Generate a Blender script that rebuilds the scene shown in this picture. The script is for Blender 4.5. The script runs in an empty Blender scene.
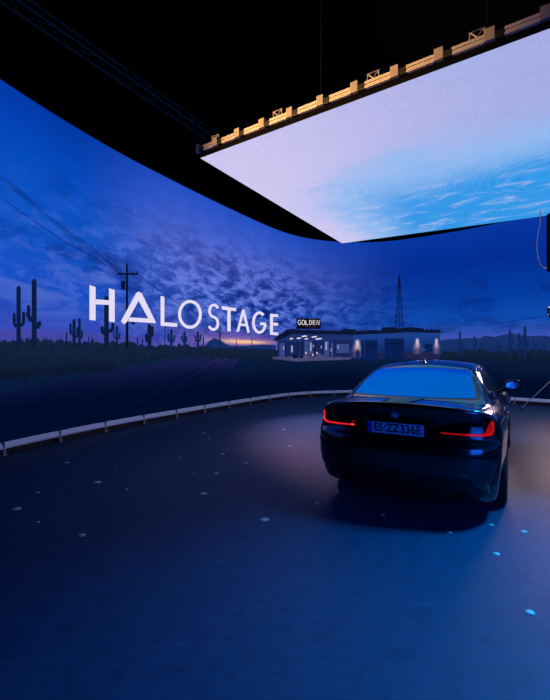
import bpy, bmesh, math, random
import numpy as np
from mathutils import Vector, Matrix
random.seed(7); rng = np.random.default_rng(7)
SC = bpy.context.scene
COL = SC.collection
# ------------------------------------------------------------------ frame of the place
CAM_H = 1.52; FPX = 406.0; CX = 275.0; HY = 354.0
TH = math.atan2(252.0, 406.0)                       # stage axis, turned right of the camera axis
AX = Vector((math.sin(TH), math.cos(TH), 0)); BX = Vector((math.cos(TH), -math.sin(TH), 0))
def uv2w(u, v, z=0.0): return BX * u + AX * v + Vector((0, 0, z))
def at_floor(px, py, z=0.0):
    Y = FPX * (CAM_H - z) / (py - HY)
    return Vector(((px - CX) / FPX * Y, Y, z))
# ------------------------------------------------------------------ object helpers
def link(o, parent=None):
    COL.objects.link(o)
    if parent is not None: o.parent = parent
    return o
def tag(o, label=None, cat=None, group=None, kind=None):
    if label: o['label'] = label
    if cat: o['category'] = cat
    if group: o['group'] = group
    if kind: o['kind'] = kind
    return o
def empty(name, loc=(0, 0, 0), rz=0.0):
    o = bpy.data.objects.new(name, None); o.empty_display_size = 0.2
    o.location = loc; o.rotation_euler = (0, 0, rz)
    return link(o)
def obj(name, bm, mats, parent=None, smooth=False, loc=None):
    me = bpy.data.meshes.new(name)
    bm.normal_update(); bm.to_mesh(me); bm.free()
    for m in (mats if isinstance(mats, (list, tuple)) else [mats]): me.materials.append(m)
    if smooth: me.shade_smooth()
    o = bpy.data.objects.new(name, me)
    if loc is not None: o.location = loc
    return link(o, parent)
def dup_tree(root, parent=None):
    c = root.copy(); COL.objects.link(c)
    if parent is not None: c.parent = parent
    for ch in list(root.children): dup_tree(ch, c)
    return c
def box(bm, c, s, rot=None, bevel=0.0, mi=0):
    M = Matrix.Translation(c) @ ((rot.to_4x4()) if rot else Matrix.Identity(4)) @ Matrix.Diagonal((s[0], s[1], s[2], 1))
    r = bmesh.ops.create_cube(bm, size=1.0, matrix=M)
    fs = set(f for v in r['verts'] for f in v.link_faces)
    for f in fs: f.material_index = mi
    if bevel > 0:
        es = list(set(e for v in r['verts'] for e in v.link_edges))
        bmesh.ops.bevel(bm, geom=es, offset=bevel, segments=2, affect='EDGES', profile=0.5)
def tube(bm, pts, r, n=10, mi=0, cap=True):
    pts = [Vector(p) for p in pts]; rings = []
    up0 = Vector((0, 0, 1)); nrm = None
    for i, p in enumerate(pts):
        t = (pts[min(i + 1, len(pts) - 1)] - pts[max(i - 1, 0)]).normalized()
        if nrm is None:
            nrm = t.cross(up0)
            if nrm.length < 1e-3: nrm = t.cross(Vector((1, 0, 0)))
        nrm = (nrm - t * nrm.dot(t)).normalized(); b = t.cross(nrm)
        rr = r[i] if isinstance(r, (list, tuple)) else r
        rings.append([bm.verts.new(p + (nrm * math.cos(k * 2 * math.pi / n) + b * math.sin(k * 2 * math.pi / n)) * rr) for k in range(n)])
    for a, b2 in zip(rings[:-1], rings[1:]):
        for k in range(n):
            f = bm.faces.new((a[k], a[(k + 1) % n], b2[(k + 1) % n], b2[k])); f.material_index = mi; f.smooth = True
    if cap:
        for ring in (rings[0], rings[-1]):
            f = bm.faces.new(ring); f.material_index = mi
def lathe(bm, prof, axis_o, n=32, mi=0, close=False, axis='y'):
    """profile of (radius, offset along axis)"""
    rings = []
    for (r, t) in prof:
        ring = []
        for k in range(n):
            a = 2 * math.pi * k / n
            if axis == 'y': p = Vector((r * math.cos(a), t, r * math.sin(a)))
            elif axis == 'x': p = Vector((t, r * math.cos(a), r * math.sin(a)))
            else: p = Vector((r * math.cos(a), r * math.sin(a), t))
            ring.append(bm.verts.new(Vector(axis_o) + p))
        rings.append(ring)
    pairs = list(zip(rings[:-1], rings[1:]))
    if close: pairs.append((rings[-1], rings[0]))
    for a, b in pairs:
        for k in range(n):
            f = bm.faces.new((a[k], a[(k + 1) % n], b[(k + 1) % n], b[k])); f.material_index = mi; f.smooth = True
    if not close:
        for ring in (rings[0], rings[-1]):
            try: bm.faces.new(ring).material_index = mi
            except ValueError: pass
    bmesh.ops.recalc_face_normals(bm, faces=bm.faces[:])
# ------------------------------------------------------------------ colour + node helpers
def lin(r, g, b):
    def c(v):
        v /= 255.0
        return v / 12.92 if v <= 0.04045 else ((v + 0.055) / 1.055) ** 2.4
    return (c(r), c(g), c(b), 1.0)
class NT:
    def __init__(s, name):
        s.m = bpy.data.materials.new(name); s.m.use_nodes = True
        s.t = s.m.node_tree; s.t.nodes.clear()
        s.out = s.t.nodes.new('ShaderNodeOutputMaterial')
    def n(s, typ, **kw):
        nd = s.t.nodes.new(typ)
        for k, v in kw.items(): setattr(nd, k, v)
        return nd
    def put(s, sock, v):
        if isinstance(v, bpy.types.NodeSocket): s.t.links.new(v, sock)
        else:
            try: sock.default_value = v
            except Exception: sock.default_value = (v, v, v, 1.0)
    def math(s, op, a, b=0.0, c=0.0, clamp=False):
        nd = s.n('ShaderNodeMath', operation=op, use_clamp=clamp)
        for i, v in enumerate((a, b, c)): s.put(nd.inputs[i], v)
        return nd.outputs[0]
    def add(s, a, b): return s.math('ADD', a, b)
    def sub(s, a, b): return s.math('SUBTRACT', a, b)
    def mul(s, a, b): return s.math('MULTIPLY', a, b)
    def smooth(s, v, a, b):
        nd = s.n('ShaderNodeMapRange', interpolation_type='SMOOTHSTEP')
        s.put(nd.inputs[0], v); s.put(nd.inputs[1], a); s.put(nd.inputs[2], b)
        return nd.outputs[0]
    def gauss(s, v, c, w):
        d = s.math('DIVIDE', s.sub(v, c), w)
        return s.math('EXPONENT', s.mul(s.mul(d, d), -1.0))
    def mix(s, f, a, b, blend='MIX'):
        nd = s.n('ShaderNodeMix', data_type='RGBA', blend_type=blend, clamp_factor=True)
        s.put(nd.inputs[0], f); s.put(nd.inputs[6], a); s.put(nd.inputs[7], b)
        return nd.outputs[2]
    def xyz(s, x, y, z=0.0):
        nd = s.n('ShaderNodeCombineXYZ')
        s.put(nd.inputs[0], x); s.put(nd.inputs[1], y); s.put(nd.inputs[2], z)
        return nd.outputs[0]
    def uv(s):
        sep = s.n('ShaderNodeSeparateXYZ'); s.t.links.new(s.n('ShaderNodeTexCoord').outputs['UV'], sep.inputs[0])
        return sep.outputs[0], sep.outputs[1]
    def obco(s):
        c = s.n('ShaderNodeTexCoord').outputs['Object']
        sep = s.n('ShaderNodeSeparateXYZ'); s.t.links.new(c, sep.inputs[0])
        return c, sep.outputs[0], sep.outputs[1], sep.outputs[2]
    def noise(s, vec, scale, detail=4.0, rough=0.55, dist=0.0):
        nd = s.n('ShaderNodeTexNoise'); s.put(nd.inputs['Vector'], vec)
        nd.inputs['Scale'].default_value = scale; nd.inputs['Detail'].default_value = detail
        nd.inputs['Roughness'].default_value = rough; nd.inputs['Distortion'].default_value = dist
        return nd.outputs[0]
    def ramp(s, v, stops):
        nd = s.n('ShaderNodeValToRGB'); s.put(nd.inputs[0], v); cr = nd.color_ramp
        while len(cr.elements) < len(stops): cr.elements.new(0.5)
        for e, (p, c) in zip(cr.elements, stops): e.position = p; e.color = c
        return nd.outputs[0]
    def emit(s, col, strength=1.0, alpha=None):
        e = s.n('ShaderNodeEmission'); s.put(e.inputs[0], col); s.put(e.inputs[1], strength)
        sh = e.outputs[0]
        if alpha is not None:
            mx = s.n('ShaderNodeMixShader'); tr = s.n('ShaderNodeBsdfTransparent')
            s.put(mx.inputs[0], alpha); s.t.links.new(tr.outputs[0], mx.inputs[1]); s.t.links.new(sh, mx.inputs[2]); sh = mx.outputs[0]
        s.t.links.new(sh, s.out.inputs[0]); return s.m
    def pbr(s, col, rough=0.5, metal=0.0, bump=None, bump_d=0.01, **kw):
        p = s.n('ShaderNodeBsdfPrincipled')
        s.put(p.inputs['Base Color'], col); s.put(p.inputs['Roughness'], rough); s.put(p.inputs['Metallic'], metal)
        for k, v in kw.items(): s.put(p.inputs[k.replace('_', ' ')], v)
        if bump is not None:
            b = s.n('ShaderNodeBump'); b.inputs['Distance'].default_value = bump_d; b.inputs['Strength'].default_value = 0.5
            s.put(b.inputs['Height'], bump); s.t.links.new(b.outputs[0], p.inputs['Normal'])
        s.t.links.new(p.outputs[0], s.out.inputs[0]); return s.m
def plain(name, rgb, rough=0.5, metal=0.0, var=0.12, scale=14.0, **kw):
    t = NT(name); c, x, y, z = t.obco()
    nz = t.noise(c, scale, 3.0)
    a = (*[v * (1 - var) for v in rgb], 1); b = (*[min(1, v * (1 + var)) for v in rgb], 1)
    return t.pbr(t.mix(nz, a, b), t.add(t.mul(nz, 0.08), rough - 0.04), metal, **kw)
def glow(name, rgb255, strength=1.0, var=0.08, scale=3.0):
    t = NT(name); c, x, y, z = t.obco()
    nz = t.noise(c, scale, 3.0); k = lin(*rgb255)
    a = (*[v * (1 - var) for v in k[:3]], 1); b = (*[v * (1 + var) for v in k[:3]], 1)
    return t.emit(t.mix(nz, a, b), strength)

M = {}
M['black_drape'] = plain('black_drape', (0.0014, 0.0014, 0.002), 0.95, Specular_IOR_Level=0.1)
M['black_metal'] = plain('black_metal', (0.012, 0.012, 0.014), 0.45)
M['truss_metal'] = plain('truss_metal', (0.22, 0.21, 0.19), 0.5, 0.0)
M['aluminium'] = plain('aluminium', (0.78, 0.80, 0.88), 0.42, 0.1)
M['rail_metal'] = plain('rail_metal', (0.60, 0.56, 0.50), 0.5, 0.2)
M['cabinet_metal'] = plain('cabinet_metal', (0.34, 0.31, 0.29), 0.5, 0.1)
M['cable'] = plain('cable', (0.22, 0.24, 0.30), 0.5)
M['white_dot'] = plain('white_dot', (0.62, 0.56, 0.52), 0.6)
# ------------------------------------------------------------------ the curved wall's plan
half = [(-5.45, 0.0), (-6.15, 1.5), (-6.68, 3.0), (-7.02, 5.0), (-7.12, 7.0), (-7.12, 9.2), (-7.02, 11.3), (-6.75, 12.5),
        (-6.2, 13.45), (-5.4, 14.2), (-4.2, 14.72), (-2.2, 14.74), (0.0, 14.97)]
ctrl = half[:-1] + [(0.0, 14.38)] + [(-u, v - 0.46) for (u, v) in half[-2:0:-1]] + [(5.75, 0.6), (5.3, -1.0)]
def catmull(P, per=40):
    P = [np.array(p, float) for p in P]; out = []
    for i in range(len(P) - 1):
        p0 = P[i - 1] if i else 2 * P[0] - P[1]; p1, p2 = P[i], P[i + 1]
        p3 = P[i + 2] if i + 2 < len(P) else 2 * P[-1] - P[-2]
        for k in range(per):
            t = k / per
            out.append(0.5 * ((2 * p1) + (p2 - p0) * t + (2 * p0 - 5 * p1 + 4 * p2 - p3) * t * t + (3 * p1 - p0 - 3 * p2 + p3) * t ** 3))
    out.append(P[-1]); return np.array(out)
dense = catmull(ctrl)
ds = np.r_[0, np.cumsum(np.hypot(*np.diff(dense, axis=0).T))]
NK = int(ds[-1] / 0.12)
KS = np.linspace(0, ds[-1], NK + 1)                                    # knots along the wall
KUV = np.c_[np.interp(KS, ds, dense[:, 0]), np.interp(KS, ds, dense[:, 1])]
KW = np.array([uv2w(u, v)[:2] for u, v in KUV])                        # knots in world x, y
tg = np.gradient(KW, axis=0); tg /= np.linalg.norm(tg, axis=1)[:, None]
KN = np.c_[tg[:, 1], -tg[:, 0]]                                        # inward normal
WTOP = 5.62; WBOT = 0.17
def wall_p(s, z, off=0.0):
    i = min(max(int(np.searchsorted(KS, s, 'right')) - 1, 0), NK - 1)
    t = (s - KS[i]) / (KS[i + 1] - KS[i])
    p = KW[i] * (1 - t) + KW[i + 1] * t + (KN[i] * (1 - t) + KN[i + 1] * t) * off
    return Vector((p[0], p[1], z))
ANG = KW[:, 0] / np.maximum(KW[:, 1], 1e-3)
ok = KW[:, 1] > 0.5
def px2s(px, py):
    """where the sight line through a picture point meets the wall: arc length, height"""
    k = (px - CX) / FPX
    d = KW[:, 0] - k * KW[:, 1]
    c = [i for i in range(NK) if ok[i] and ok[i + 1] and d[i] <= 0 < d[i + 1]]
    i = c[0]; t = -d[i] / (d[i + 1] - d[i])
    Y = KW[i, 1] * (1 - t) + KW[i + 1, 1] * t
    return KS[i] * (1 - t) + KS[i + 1] * t, CAM_H + (HY - py) / FPX * Y
def S(px): return px2s(px, 300)[0]
def refine(poly, step=6.0):
    out = []
    for (a, b) in zip(poly, poly[1:] + poly[:1]):
        n = max(1, int(math.hypot(b[0] - a[0], b[1] - a[1]) / step))
        for k in range(n): out.append((a[0] + (b[0] - a[0]) * k / n, a[1] + (b[1] - a[1]) * k / n))
    return out
OFF = 0.0016
class Decal:
    """one mesh lying on the curved screen; each polygon given in (arc length, height)"""
    def __init__(s): s.bm = bmesh.new(); s.mats = []; s.uv = s.bm.loops.layers.uv.new('UVMap')
    def mi(s, m):
        if m not in s.mats: s.mats.append(m)
        return s.mats.index(m)
    def poly_sz(s, P, mat, layer):
        t = bmesh.new()
        try: f = t.faces.new([t.verts.new((a, b, 0)) for a, b in P]); f.normal_update()
        except ValueError: return
        bmesh.ops.triangulate(t, faces=[f], quad_method='BEAUTY', ngon_method='EAR_CLIP')
        s0 = min(p[0] for p in P); s1 = max(p[0] for p in P)
        for k in KS[(KS > s0 + 1e-4) & (KS < s1 - 1e-4)]:
            bmesh.ops.bisect_plane(t, geom=t.verts[:] + t.edges[:] + t.faces[:], plane_co=(k, 0, 0), plane_no=(1, 0, 0), dist=1e-6)
        mi = s.mi(mat); vm = {}
        for v in t.verts: vm[v] = (s.bm.verts.new(wall_p(v.co.x, v.co.y, layer * OFF)), v.co.x, v.co.y)
        for f in t.faces:
            try: nf = s.bm.faces.new([vm[v][0] for v in f.verts])
            except ValueError: continue
            nf.material_index = mi
            for l, v in zip(nf.loops, f.verts): l[s.uv].uv = (vm[v][1], vm[v][2])
        t.free()
    def poly(s, P, mat, layer, ref=True):
        s.poly_sz([px2s(*p) for p in (refine(P) if ref else P)], mat, layer)
    def rect(s, x0, y0, x1, y1, mat, layer): s.poly([(x0, y0), (x1, y0), (x1, y1), (x0, y1)], mat, layer)
    def stroke(s, pts, w, mat, layer, closed=False):
        n = len(pts); L = []; R = []
        for i, p in enumerate(pts):
            a = pts[(i - 1) % n] if (closed or i) else p; b = pts[(i + 1) % n] if (closed or i < n - 1) else p
            d = Vector((b[0] - a[0], b[1] - a[1])).normalized(); q = Vector((-d.y, d.x)) * (w[i] if isinstance(w, list) else w) * 0.5
            if 0 < i < n - 1 or closed:
                e = Vector((b[0] - p[0], b[1] - p[1])).normalized(); c = abs(e.dot(d)); q /= max(c, 0.5)
            L.append((p[0] + q.x, p[1] + q.y)); R.append((p[0] - q.x, p[1] - q.y))
        for i in range(n if closed else n - 1):
            j = (i + 1) % n
            s.poly([L[i], L[j], R[j], R[i]], mat, layer, ref=math.hypot(pts[j][0] - pts[i][0], pts[j][1] - pts[i][1]) > 8)
    def done(s, name, parent):
        bmesh.ops.recalc_face_normals(s.bm, faces=s.bm.faces[:])
        return obj(name, s.bm, s.mats, parent)
# ------------------------------------------------------------------ LED wall
wall = empty('curved_video_wall', uv2w(0, 14.97))
tag(wall, 'tall curved LED screen showing a dusk desert road under white HALOSTAGE lettering', 'video screen')
def to_local(o):                         # parts were meshed in world space
    o.matrix_parent_inverse = wall.matrix_basis.inverted(); return o
# screen picture: sky
t = NT('screen_sky'); su, sz = t.uv()
sL, sC, sR = S(60), S(240), S(450)
zz = t.math('DIVIDE', sz, WTOP)
right = t.smooth(su, S(250), S(420))
left = t.ramp(zz, [(0.27, lin(88, 80, 178)), (0.34, lin(56, 76, 186)), (0.45, lin(28, 80, 198)), (0.66, lin(14, 86, 202)), (0.85, lin(4, 72, 186)), (1.0, lin(2, 56, 164))])
midc = t.ramp(zz, [(0.25, lin(122, 94, 168)), (0.33, lin(62, 72, 176)), (0.5, lin(52, 88, 198)), (0.72, lin(84, 104, 206)), (0.9, lin(56, 90, 204)), (1.0, lin(36, 80, 196))])
rgt = t.ramp(zz, [(0.27, lin(66, 78, 152)), (0.35, lin(62, 84, 178)), (0.46, lin(14, 76, 176)), (0.6, lin(4, 60, 160)), (0.8, lin(2, 46, 148)), (1.0, lin(6, 54, 160))])
base = t.mix(t.smooth(su, S(70), S(190)), left, midc)
base = t.mix(right, base, rgt)
q = t.xyz(t.mul(su, 0.55), t.mul(sz, 1.25), 0.0)
n1 = t.noise(q, 1.1, 6.0, 0.6, 0.4)                    # broad cloud decks
n2 = t.noise(t.xyz(su, t.mul(sz, 2.3), 3.0), 1.95, 6.0, 0.66, 0.35)   # mottled altocumulus
midmask = t.mul(t.gauss(su, S(265), 5.0), t.gauss(sz, 3.0, 1.5))
dark2 = t.mul(t.smooth(n2, 0.44, 0.62), t.math('MULTIPLY', midmask, 1.0))
base = t.mix(dark2, base, lin(8, 38, 122))
lite = t.mul(t.smooth(n2, 0.54, 0.36), t.mul(t.gauss(su, S(225), 4.2), t.gauss(sz, 2.95, 0.95)))
base = t.mix(t.mul(lite, 0.75), base, lin(122, 142, 222))
streak = t.noise(t.xyz(t.mul(su, 0.35), t.mul(sz, 2.2), 7.0), 1.3, 5.0, 0.55, 0.6)
lm = t.mul(t.smooth(streak, 0.52, 0.68), t.mul(t.smooth(su, S(150), S(80)), t.gauss(sz, 2.75, 0.75)))
base = t.mix(t.mul(lm, 0.6), base, lin(88, 112, 200))
dm = t.mul(t.smooth(n1, 0.50, 0.66), t.mul(t.smooth(sz, 1.6, 2.4), t.smooth(sz, 5.4, 3.4)))
base = t.mix(t.mul(dm, 0.6), base, lin(4, 38, 126))
rs = t.mul(t.smooth(streak, 0.5, 0.62), t.mul(right, t.gauss(sz, 2.1, 0.5)))
base = t.mix(t.mul(rs, 0.5), base, lin(18, 48, 128))
# LED tiles differ a little from one another
tile = t.n('ShaderNodeTexWhiteNoise', noise_dimensions='2D')
t.put(tile.inputs[0], t.xyz(t.math('FLOOR', t.mul(su, 2.0)), t.math('FLOOR', t.mul(sz, 2.0)), 0.0))
tv = t.add(t.mul(tile.outputs[0], 0.06), 0.97)
M['screen_sky'] = t.emit(base, tv)
bm = bmesh.new(); uvl = bm.loops.layers.uv.new('UVMap')
fr = [bm.verts.new(wall_p(s, WBOT)) for s in KS]; ft = [bm.verts.new(wall_p(s, WTOP)) for s in KS]
for i in range(NK):
    f = bm.faces.new((fr[i], fr[i + 1], ft[i + 1], ft[i]))
    for l, (s_, z_) in zip(f.loops, ((KS[i], WBOT), (KS[i + 1], WBOT), (KS[i + 1], WTOP), (KS[i], WTOP))): l[uvl].uv = (s_, z_)
to_local(obj('screen', bm, M['screen_sky'], wall))
# cabinets behind the screen (gives the wall its thickness)
bm = bmesh.new()
def sheet(bm, za, zb, oa, ob, i0=0, i1=NK, mi=0):
    A = [bm.verts.new(wall_p(KS[i], za, oa)) for i in range(i0, i1 + 1)]; B = [bm.verts.new(wall_p(KS[i], zb, ob)) for i in range(i0, i1 + 1)]
    for k in range(len(A) - 1): bm.faces.new((A[k], A[k + 1], B[k + 1], B[k])).material_index = mi
sheet(bm, WTOP, WTOP, 0.0, -0.18); sheet(bm, WBOT, WBOT, 0.0, -0.18); sheet(bm, WBOT, WTOP, -0.18, -0.18); sheet(bm, WTOP, WTOP + 0.01, 0.001, 0.001)
for i in (0, NK):
    bm.faces.new([bm.verts.new(wall_p(KS[i], z, o)) for z, o in ((WBOT, 0), (WTOP, 0), (WTOP, -0.18), (WBOT, -0.18))])
to_local(tag(obj('cabinet_back', bm, M['black_metal'], wall), 'black backs and top edge of the LED cabinets'))
# base rail + feet
bm = bmesh.new()
prof = [(0.0, 0.195), (0.015, 0.195), (0.045, 0.125), (0.045, 0.098), (0.0, 0.098)]
for (o1, z1), (o2, z2) in zip(prof, prof[1:] + prof[:1]): sheet(bm, z1, z2, o1, o2)
bmesh.ops.remove_doubles(bm, verts=bm.verts[:], dist=1e-5); bmesh.ops.recalc_face_normals(bm, faces=bm.faces[:])
to_local(tag(obj('base_rail', bm, M['aluminium'], wall), 'pale aluminium rail along the foot of the screen'))
bm = bmesh.new(); sheet(bm, 0.0, 0.10, -0.02, -0.02)
to_local(tag(obj('gap_shade_sheet', bm, M['black_metal'], wall), 'black sheet put in for the shaded gap under the rail'))  # black sheet stands in for the shaded gap below the raised wall
s0 = S(2); i = -4
while s0 + i * 1.0 < KS[-1] - 0.3:
    s = s0 + i * 1.0; i += 1
    if s < 0.3: continue
    p = wall_p(s, 0, 0.04); pn = wall_p(s, 0, 0.2); rot = Matrix.Rotation(math.atan2(pn.y - p.y, pn.x - p.x), 3, 'Z')
    bm = bmesh.new()
    box(bm, p + Vector((0, 0, 0.055)), (0.03, 0.045, 0.09), rot, 0.004); box(bm, p + Vector((0, 0, 0.006)), (0.07, 0.08, 0.012), rot, 0.003)
    c = wall_p(s, 0, 0.036); box(bm, c + Vector((0, 0, 0.145)), (0.03, 0.02, 0.12), rot, 0.003)
    to_local(obj('foot', bm, M['cabinet_metal'], wall))
# ---- picture on the screen: desert
def g_mat(name, c_lo, c_hi, z0, z1, sc=1.5, var=0.35):
    t = NT(name); u, v = t.uv()
    nz = t.noise(t.xyz(u, t.mul(v, 3.0)), sc, 6.0, 0.65)
    c = t.mix(t.smooth(v, z0, z1), lin(*c_lo), lin(*c_hi))
    return t.emit(c, t.add(t.mul(nz, var * 2), 1 - var))
P_ground = g_mat('picture_ground', (1, 12, 42), (9, 28, 62), 0.5, 1.45)
P_verge = g_mat('picture_verge', (6, 24, 58), (14, 34, 66), 0.9, 1.5, 3.0)
P_road = g_mat('picture_road', (0, 11, 44), (26, 34, 84), 0.6, 1.75, 1.2, 0.2)
P_line = g_mat('picture_road_line', (2, 14, 50), (50, 48, 104), 0.95, 1.7, 2.0, 0.4); P_veg = g_mat('picture_scrub', (8, 20, 44), (19, 34, 60), 1.0, 1.75, 6.0, 0.5)
P_veg2 = g_mat('picture_near_scrub', (5, 19, 46), (16, 34, 60), 0.8, 1.6, 5.0, 0.6); P_cact = glow('picture_cactus', (12, 28, 62), var=0.25, scale=8); P_cact2 = glow('picture_far_cactus', (17, 36, 88), var=0.25, scale=8)
P_mount = g_mat('picture_mountain', (18, 44, 98), (24, 50, 112), 1.4, 2.2); P_mountl = glow('picture_far_mountain', (66, 70, 166), var=0.12)
P_dark = glow('picture_dark', (8, 16, 44)); P_wire = glow('picture_wire', (8, 34, 104))
P_white = glow('lettering_white', (228, 220, 244), 1.0, 0.02)
D = Decal()
# sunset glow behind the road's end
t = NT('picture_sunset'); u, v = t.uv(); c0 = px2s(238, 341)
nz = t.noise(t.xyz(t.mul(u, 0.7), t.mul(v, 6.0)), 2.0, 4.0)
gl = t.mul(t.gauss(u, c0[0], 2.0), t.gauss(v, c0[1] + 0.02, 0.18)); hot = t.mul(t.gauss(u, c0[0] + 0.3, 1.4), t.gauss(v, c0[1] - 0.02, 0.075))
cs = t.mix(t.mul(hot, t.add(nz, 0.55)), lin(150, 100, 150), lin(252, 196, 150))
P_sun = t.emit(cs, 1.0, t.math('MULTIPLY', t.add(t.mul(gl, 0.6), t.mul(hot, 0.65)), t.add(t.mul(nz, 0.9), 0.4), clamp=True))
D.rect(170, 326, 300, 352, P_sun, 1)
D.poly([(-8, 330), (20, 329), (60, 331), (100, 333), (130, 336), (150, 338), (150, 350), (-8, 350)], P_mountl, 1)
D.poly([(203, 348), (209, 341), (214, 338), (220, 340), (226, 344), (234, 347), (234, 350)], P_mount, 2)
D.poly([(225, 350), (232, 346), (250, 345.5), (262, 344.5), (276, 345), (276, 352)], P_mount, 2)
D.poly([(436, 341), (450, 339), (470, 338), (480, 338), (486, 335.5), (494, 337), (502, 335), (512, 333), (520, 335), (530, 336), (545, 335.5), (552, 337), (600, 339), (600, 360), (436, 360)], P_mount, 2)
hor = [(-10, 343), (60, 344), (120, 345.5), (180, 347), (245, 348.5), (275, 350), (340, 355), (440, 356), (480, 352), (552, 352), (640, 352)]
def ztop_strip(P, mat, layer, zb=WBOT):
    a = [px2s(*p) for p in refine(P)[:-max(1, int(math.hypot(P[-1][0] - P[0][0], P[-1][1] - P[0][1]) / 6))]]
    for (s1, z1), (s2, z2) in zip(a[:-1], a[1:]): D.poly_sz([(s1, zb), (s2, zb), (s2, z2), (s1, z1)], mat, layer)
ztop_strip(hor, P_ground, 3)
# the picture's ground runs on to both ends of the wall, out of the frame
sA = px2s(-9, 343); sB = px2s(639, 352)
D.poly_sz([(0.0, WBOT), (sA[0], WBOT), (sA[0], sA[1]), (0.0, 1.6)], P_ground, 3)
D.poly_sz([(sB[0], WBOT), (KS[-1], WBOT), (KS[-1], 1.6), (sB[0], sB[1])], P_ground, 3)
D.poly([(-8, 377), (60, 372), (140, 362), (215, 351), (240, 348), (243, 349), (140, 366), (60, 381), (-8, 397)], P_verge, 4)
D.poly([(-8, 397), (60, 381), (140, 366), (225, 350.5), (241, 348), (248, 348), (243, 356), (228, 374), (212, 395), (100, 416), (-8, 438)], P_road, 4)
D.poly([(120, 411), (180, 376), (225, 354.5), (243, 348.5), (228, 355), (186, 377), (128, 410)], P_line, 5)
D.poly([(150, 405), (196, 376), (232, 354), (244, 348.5), (235, 355), (201, 377), (157, 404)], P_line, 5)
D.stroke([(244, 349), (238, 357), (224, 376), (211, 394)], [0.4, 1.0, 1.8, 2.4], P_line, 5)
# scrub
def scrub(x0, x1, y0, y1, h0, h1, step=2.6, mat=P_veg, layer=6):
    x = x0; top = []
    while x <= x1:
        k = (x - x0) / (x1 - x0)
        top.append((x, y0 + (y1 - y0) * k - abs(random.gauss(0.3, 0.45)) * (h0 + (h1 - h0) * k) - (1.5 if random.random() < 0.15 else 0))); x += step * random.uniform(0.5, 1.2)
    a = [px2s(*p) for p in top]; b = [px2s(p[0], y0 + (y1 - y0) * (p[0] - x0) / (x1 - x0) + 7 + random.random() * 2 * (1 + h0 * 0.4)) for p in top]
    for i in range(len(a) - 1): D.poly_sz([b[i], b[i + 1], a[i + 1], a[i]], mat, layer)
scrub(-8, 130, 342, 345.5, 6, 5, 1.9); scrub(120, 215, 347, 348, 5, 2.5)
for k_ in range(4): scrub(-8, 150 - k_ * 12, 353 + k_ * 6, 351 + k_ * 3.4, 4, 3, 3.4, (P_veg2, P_veg)[k_ % 2], 6.2 + k_ * 0.2)
scrub(36, 66, 342, 345, 7, 5, 1.4); scrub(205, 275, 349, 351, 2, 2, 2, P_veg, 6)
scrub(442, 610, 352, 352, 3, 4)
def cactus(x, top, bot, w, arms=(), mat=P_cact, layer=8):
    D.stroke([(x, bot), (x, top + w * 0.5), (x, top)], [w, w, w * 0.45], mat, layer)
    for (ax, atop, ay) in arms:
        aw = w * 0.72
        D.stroke([(x, ay), (x + (ax - x) * 0.7, ay), (ax, ay - aw * 0.8), (ax, atop + 1), (ax, atop)], [aw, aw, aw, aw, aw * 0.4], mat, layer)
cactus(18, 286, 349, 4.4, [(13.6, 313, 326), (23, 312, 325)])
cactus(33.6, 279, 349, 5.0, [(28, 305, 320), (27, 312, 318), (39, 321, 327), (38, 322, 326)])
cactus(73.5, 319, 348, 3.2, [(70, 323, 334), (77, 327, 337)]); cactus(79, 318, 348, 2.6, [(81.5, 330, 338)]); cactus(66, 332, 348, 1.4)
cactus(106, 296, 348, 4.8, [(101.6, 326, 333), (112.4, 323, 331)]); cactus(116.5, 326, 348, 2.0, [(113.5, 331, 338), (119, 333, 339)])
cactus(149, 324, 350, 4.0, [(152, 326, 336), (146, 334, 341)]); cactus(171, 329, 349, 2.8, [(168, 333, 341), (174, 335, 341)], P_cact2)
cactus(184, 331, 350, 2.4, [(181.5, 335, 341), (186, 336, 342)], P_cact2); cactus(197.5, 331, 349, 2.4, [(195, 335, 341), (200, 334, 341)], P_cact2)
for x, tp in ((203, 337), (88, 336), (93, 339), (137, 337), (142, 339), (209, 341), (60, 338), (48, 339)): cactus(x, tp, 349, 1.2, (), P_cact2)
cactus(460, 331, 356, 2.0, (), P_cact2); cactus(474.5, 336, 356, 1.8, [(476.5, 340, 345)], P_cact2); cactus(510, 330, 356, 2.2, [(512.5, 338, 344)], P_cact2)
cactus(519.4, 333, 356, 2.0, [(521.5, 340, 346)], P_cact2); cactus(525, 326, 358, 2.8, [(528, 340, 346), (521.5, 338, 346)], P_cact2)
for x, tp in ((482, 341), (499, 342), (534, 337), (544, 341), (463.5, 341)): cactus(x, tp, 356, 1.3, (), P_cact2)
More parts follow.
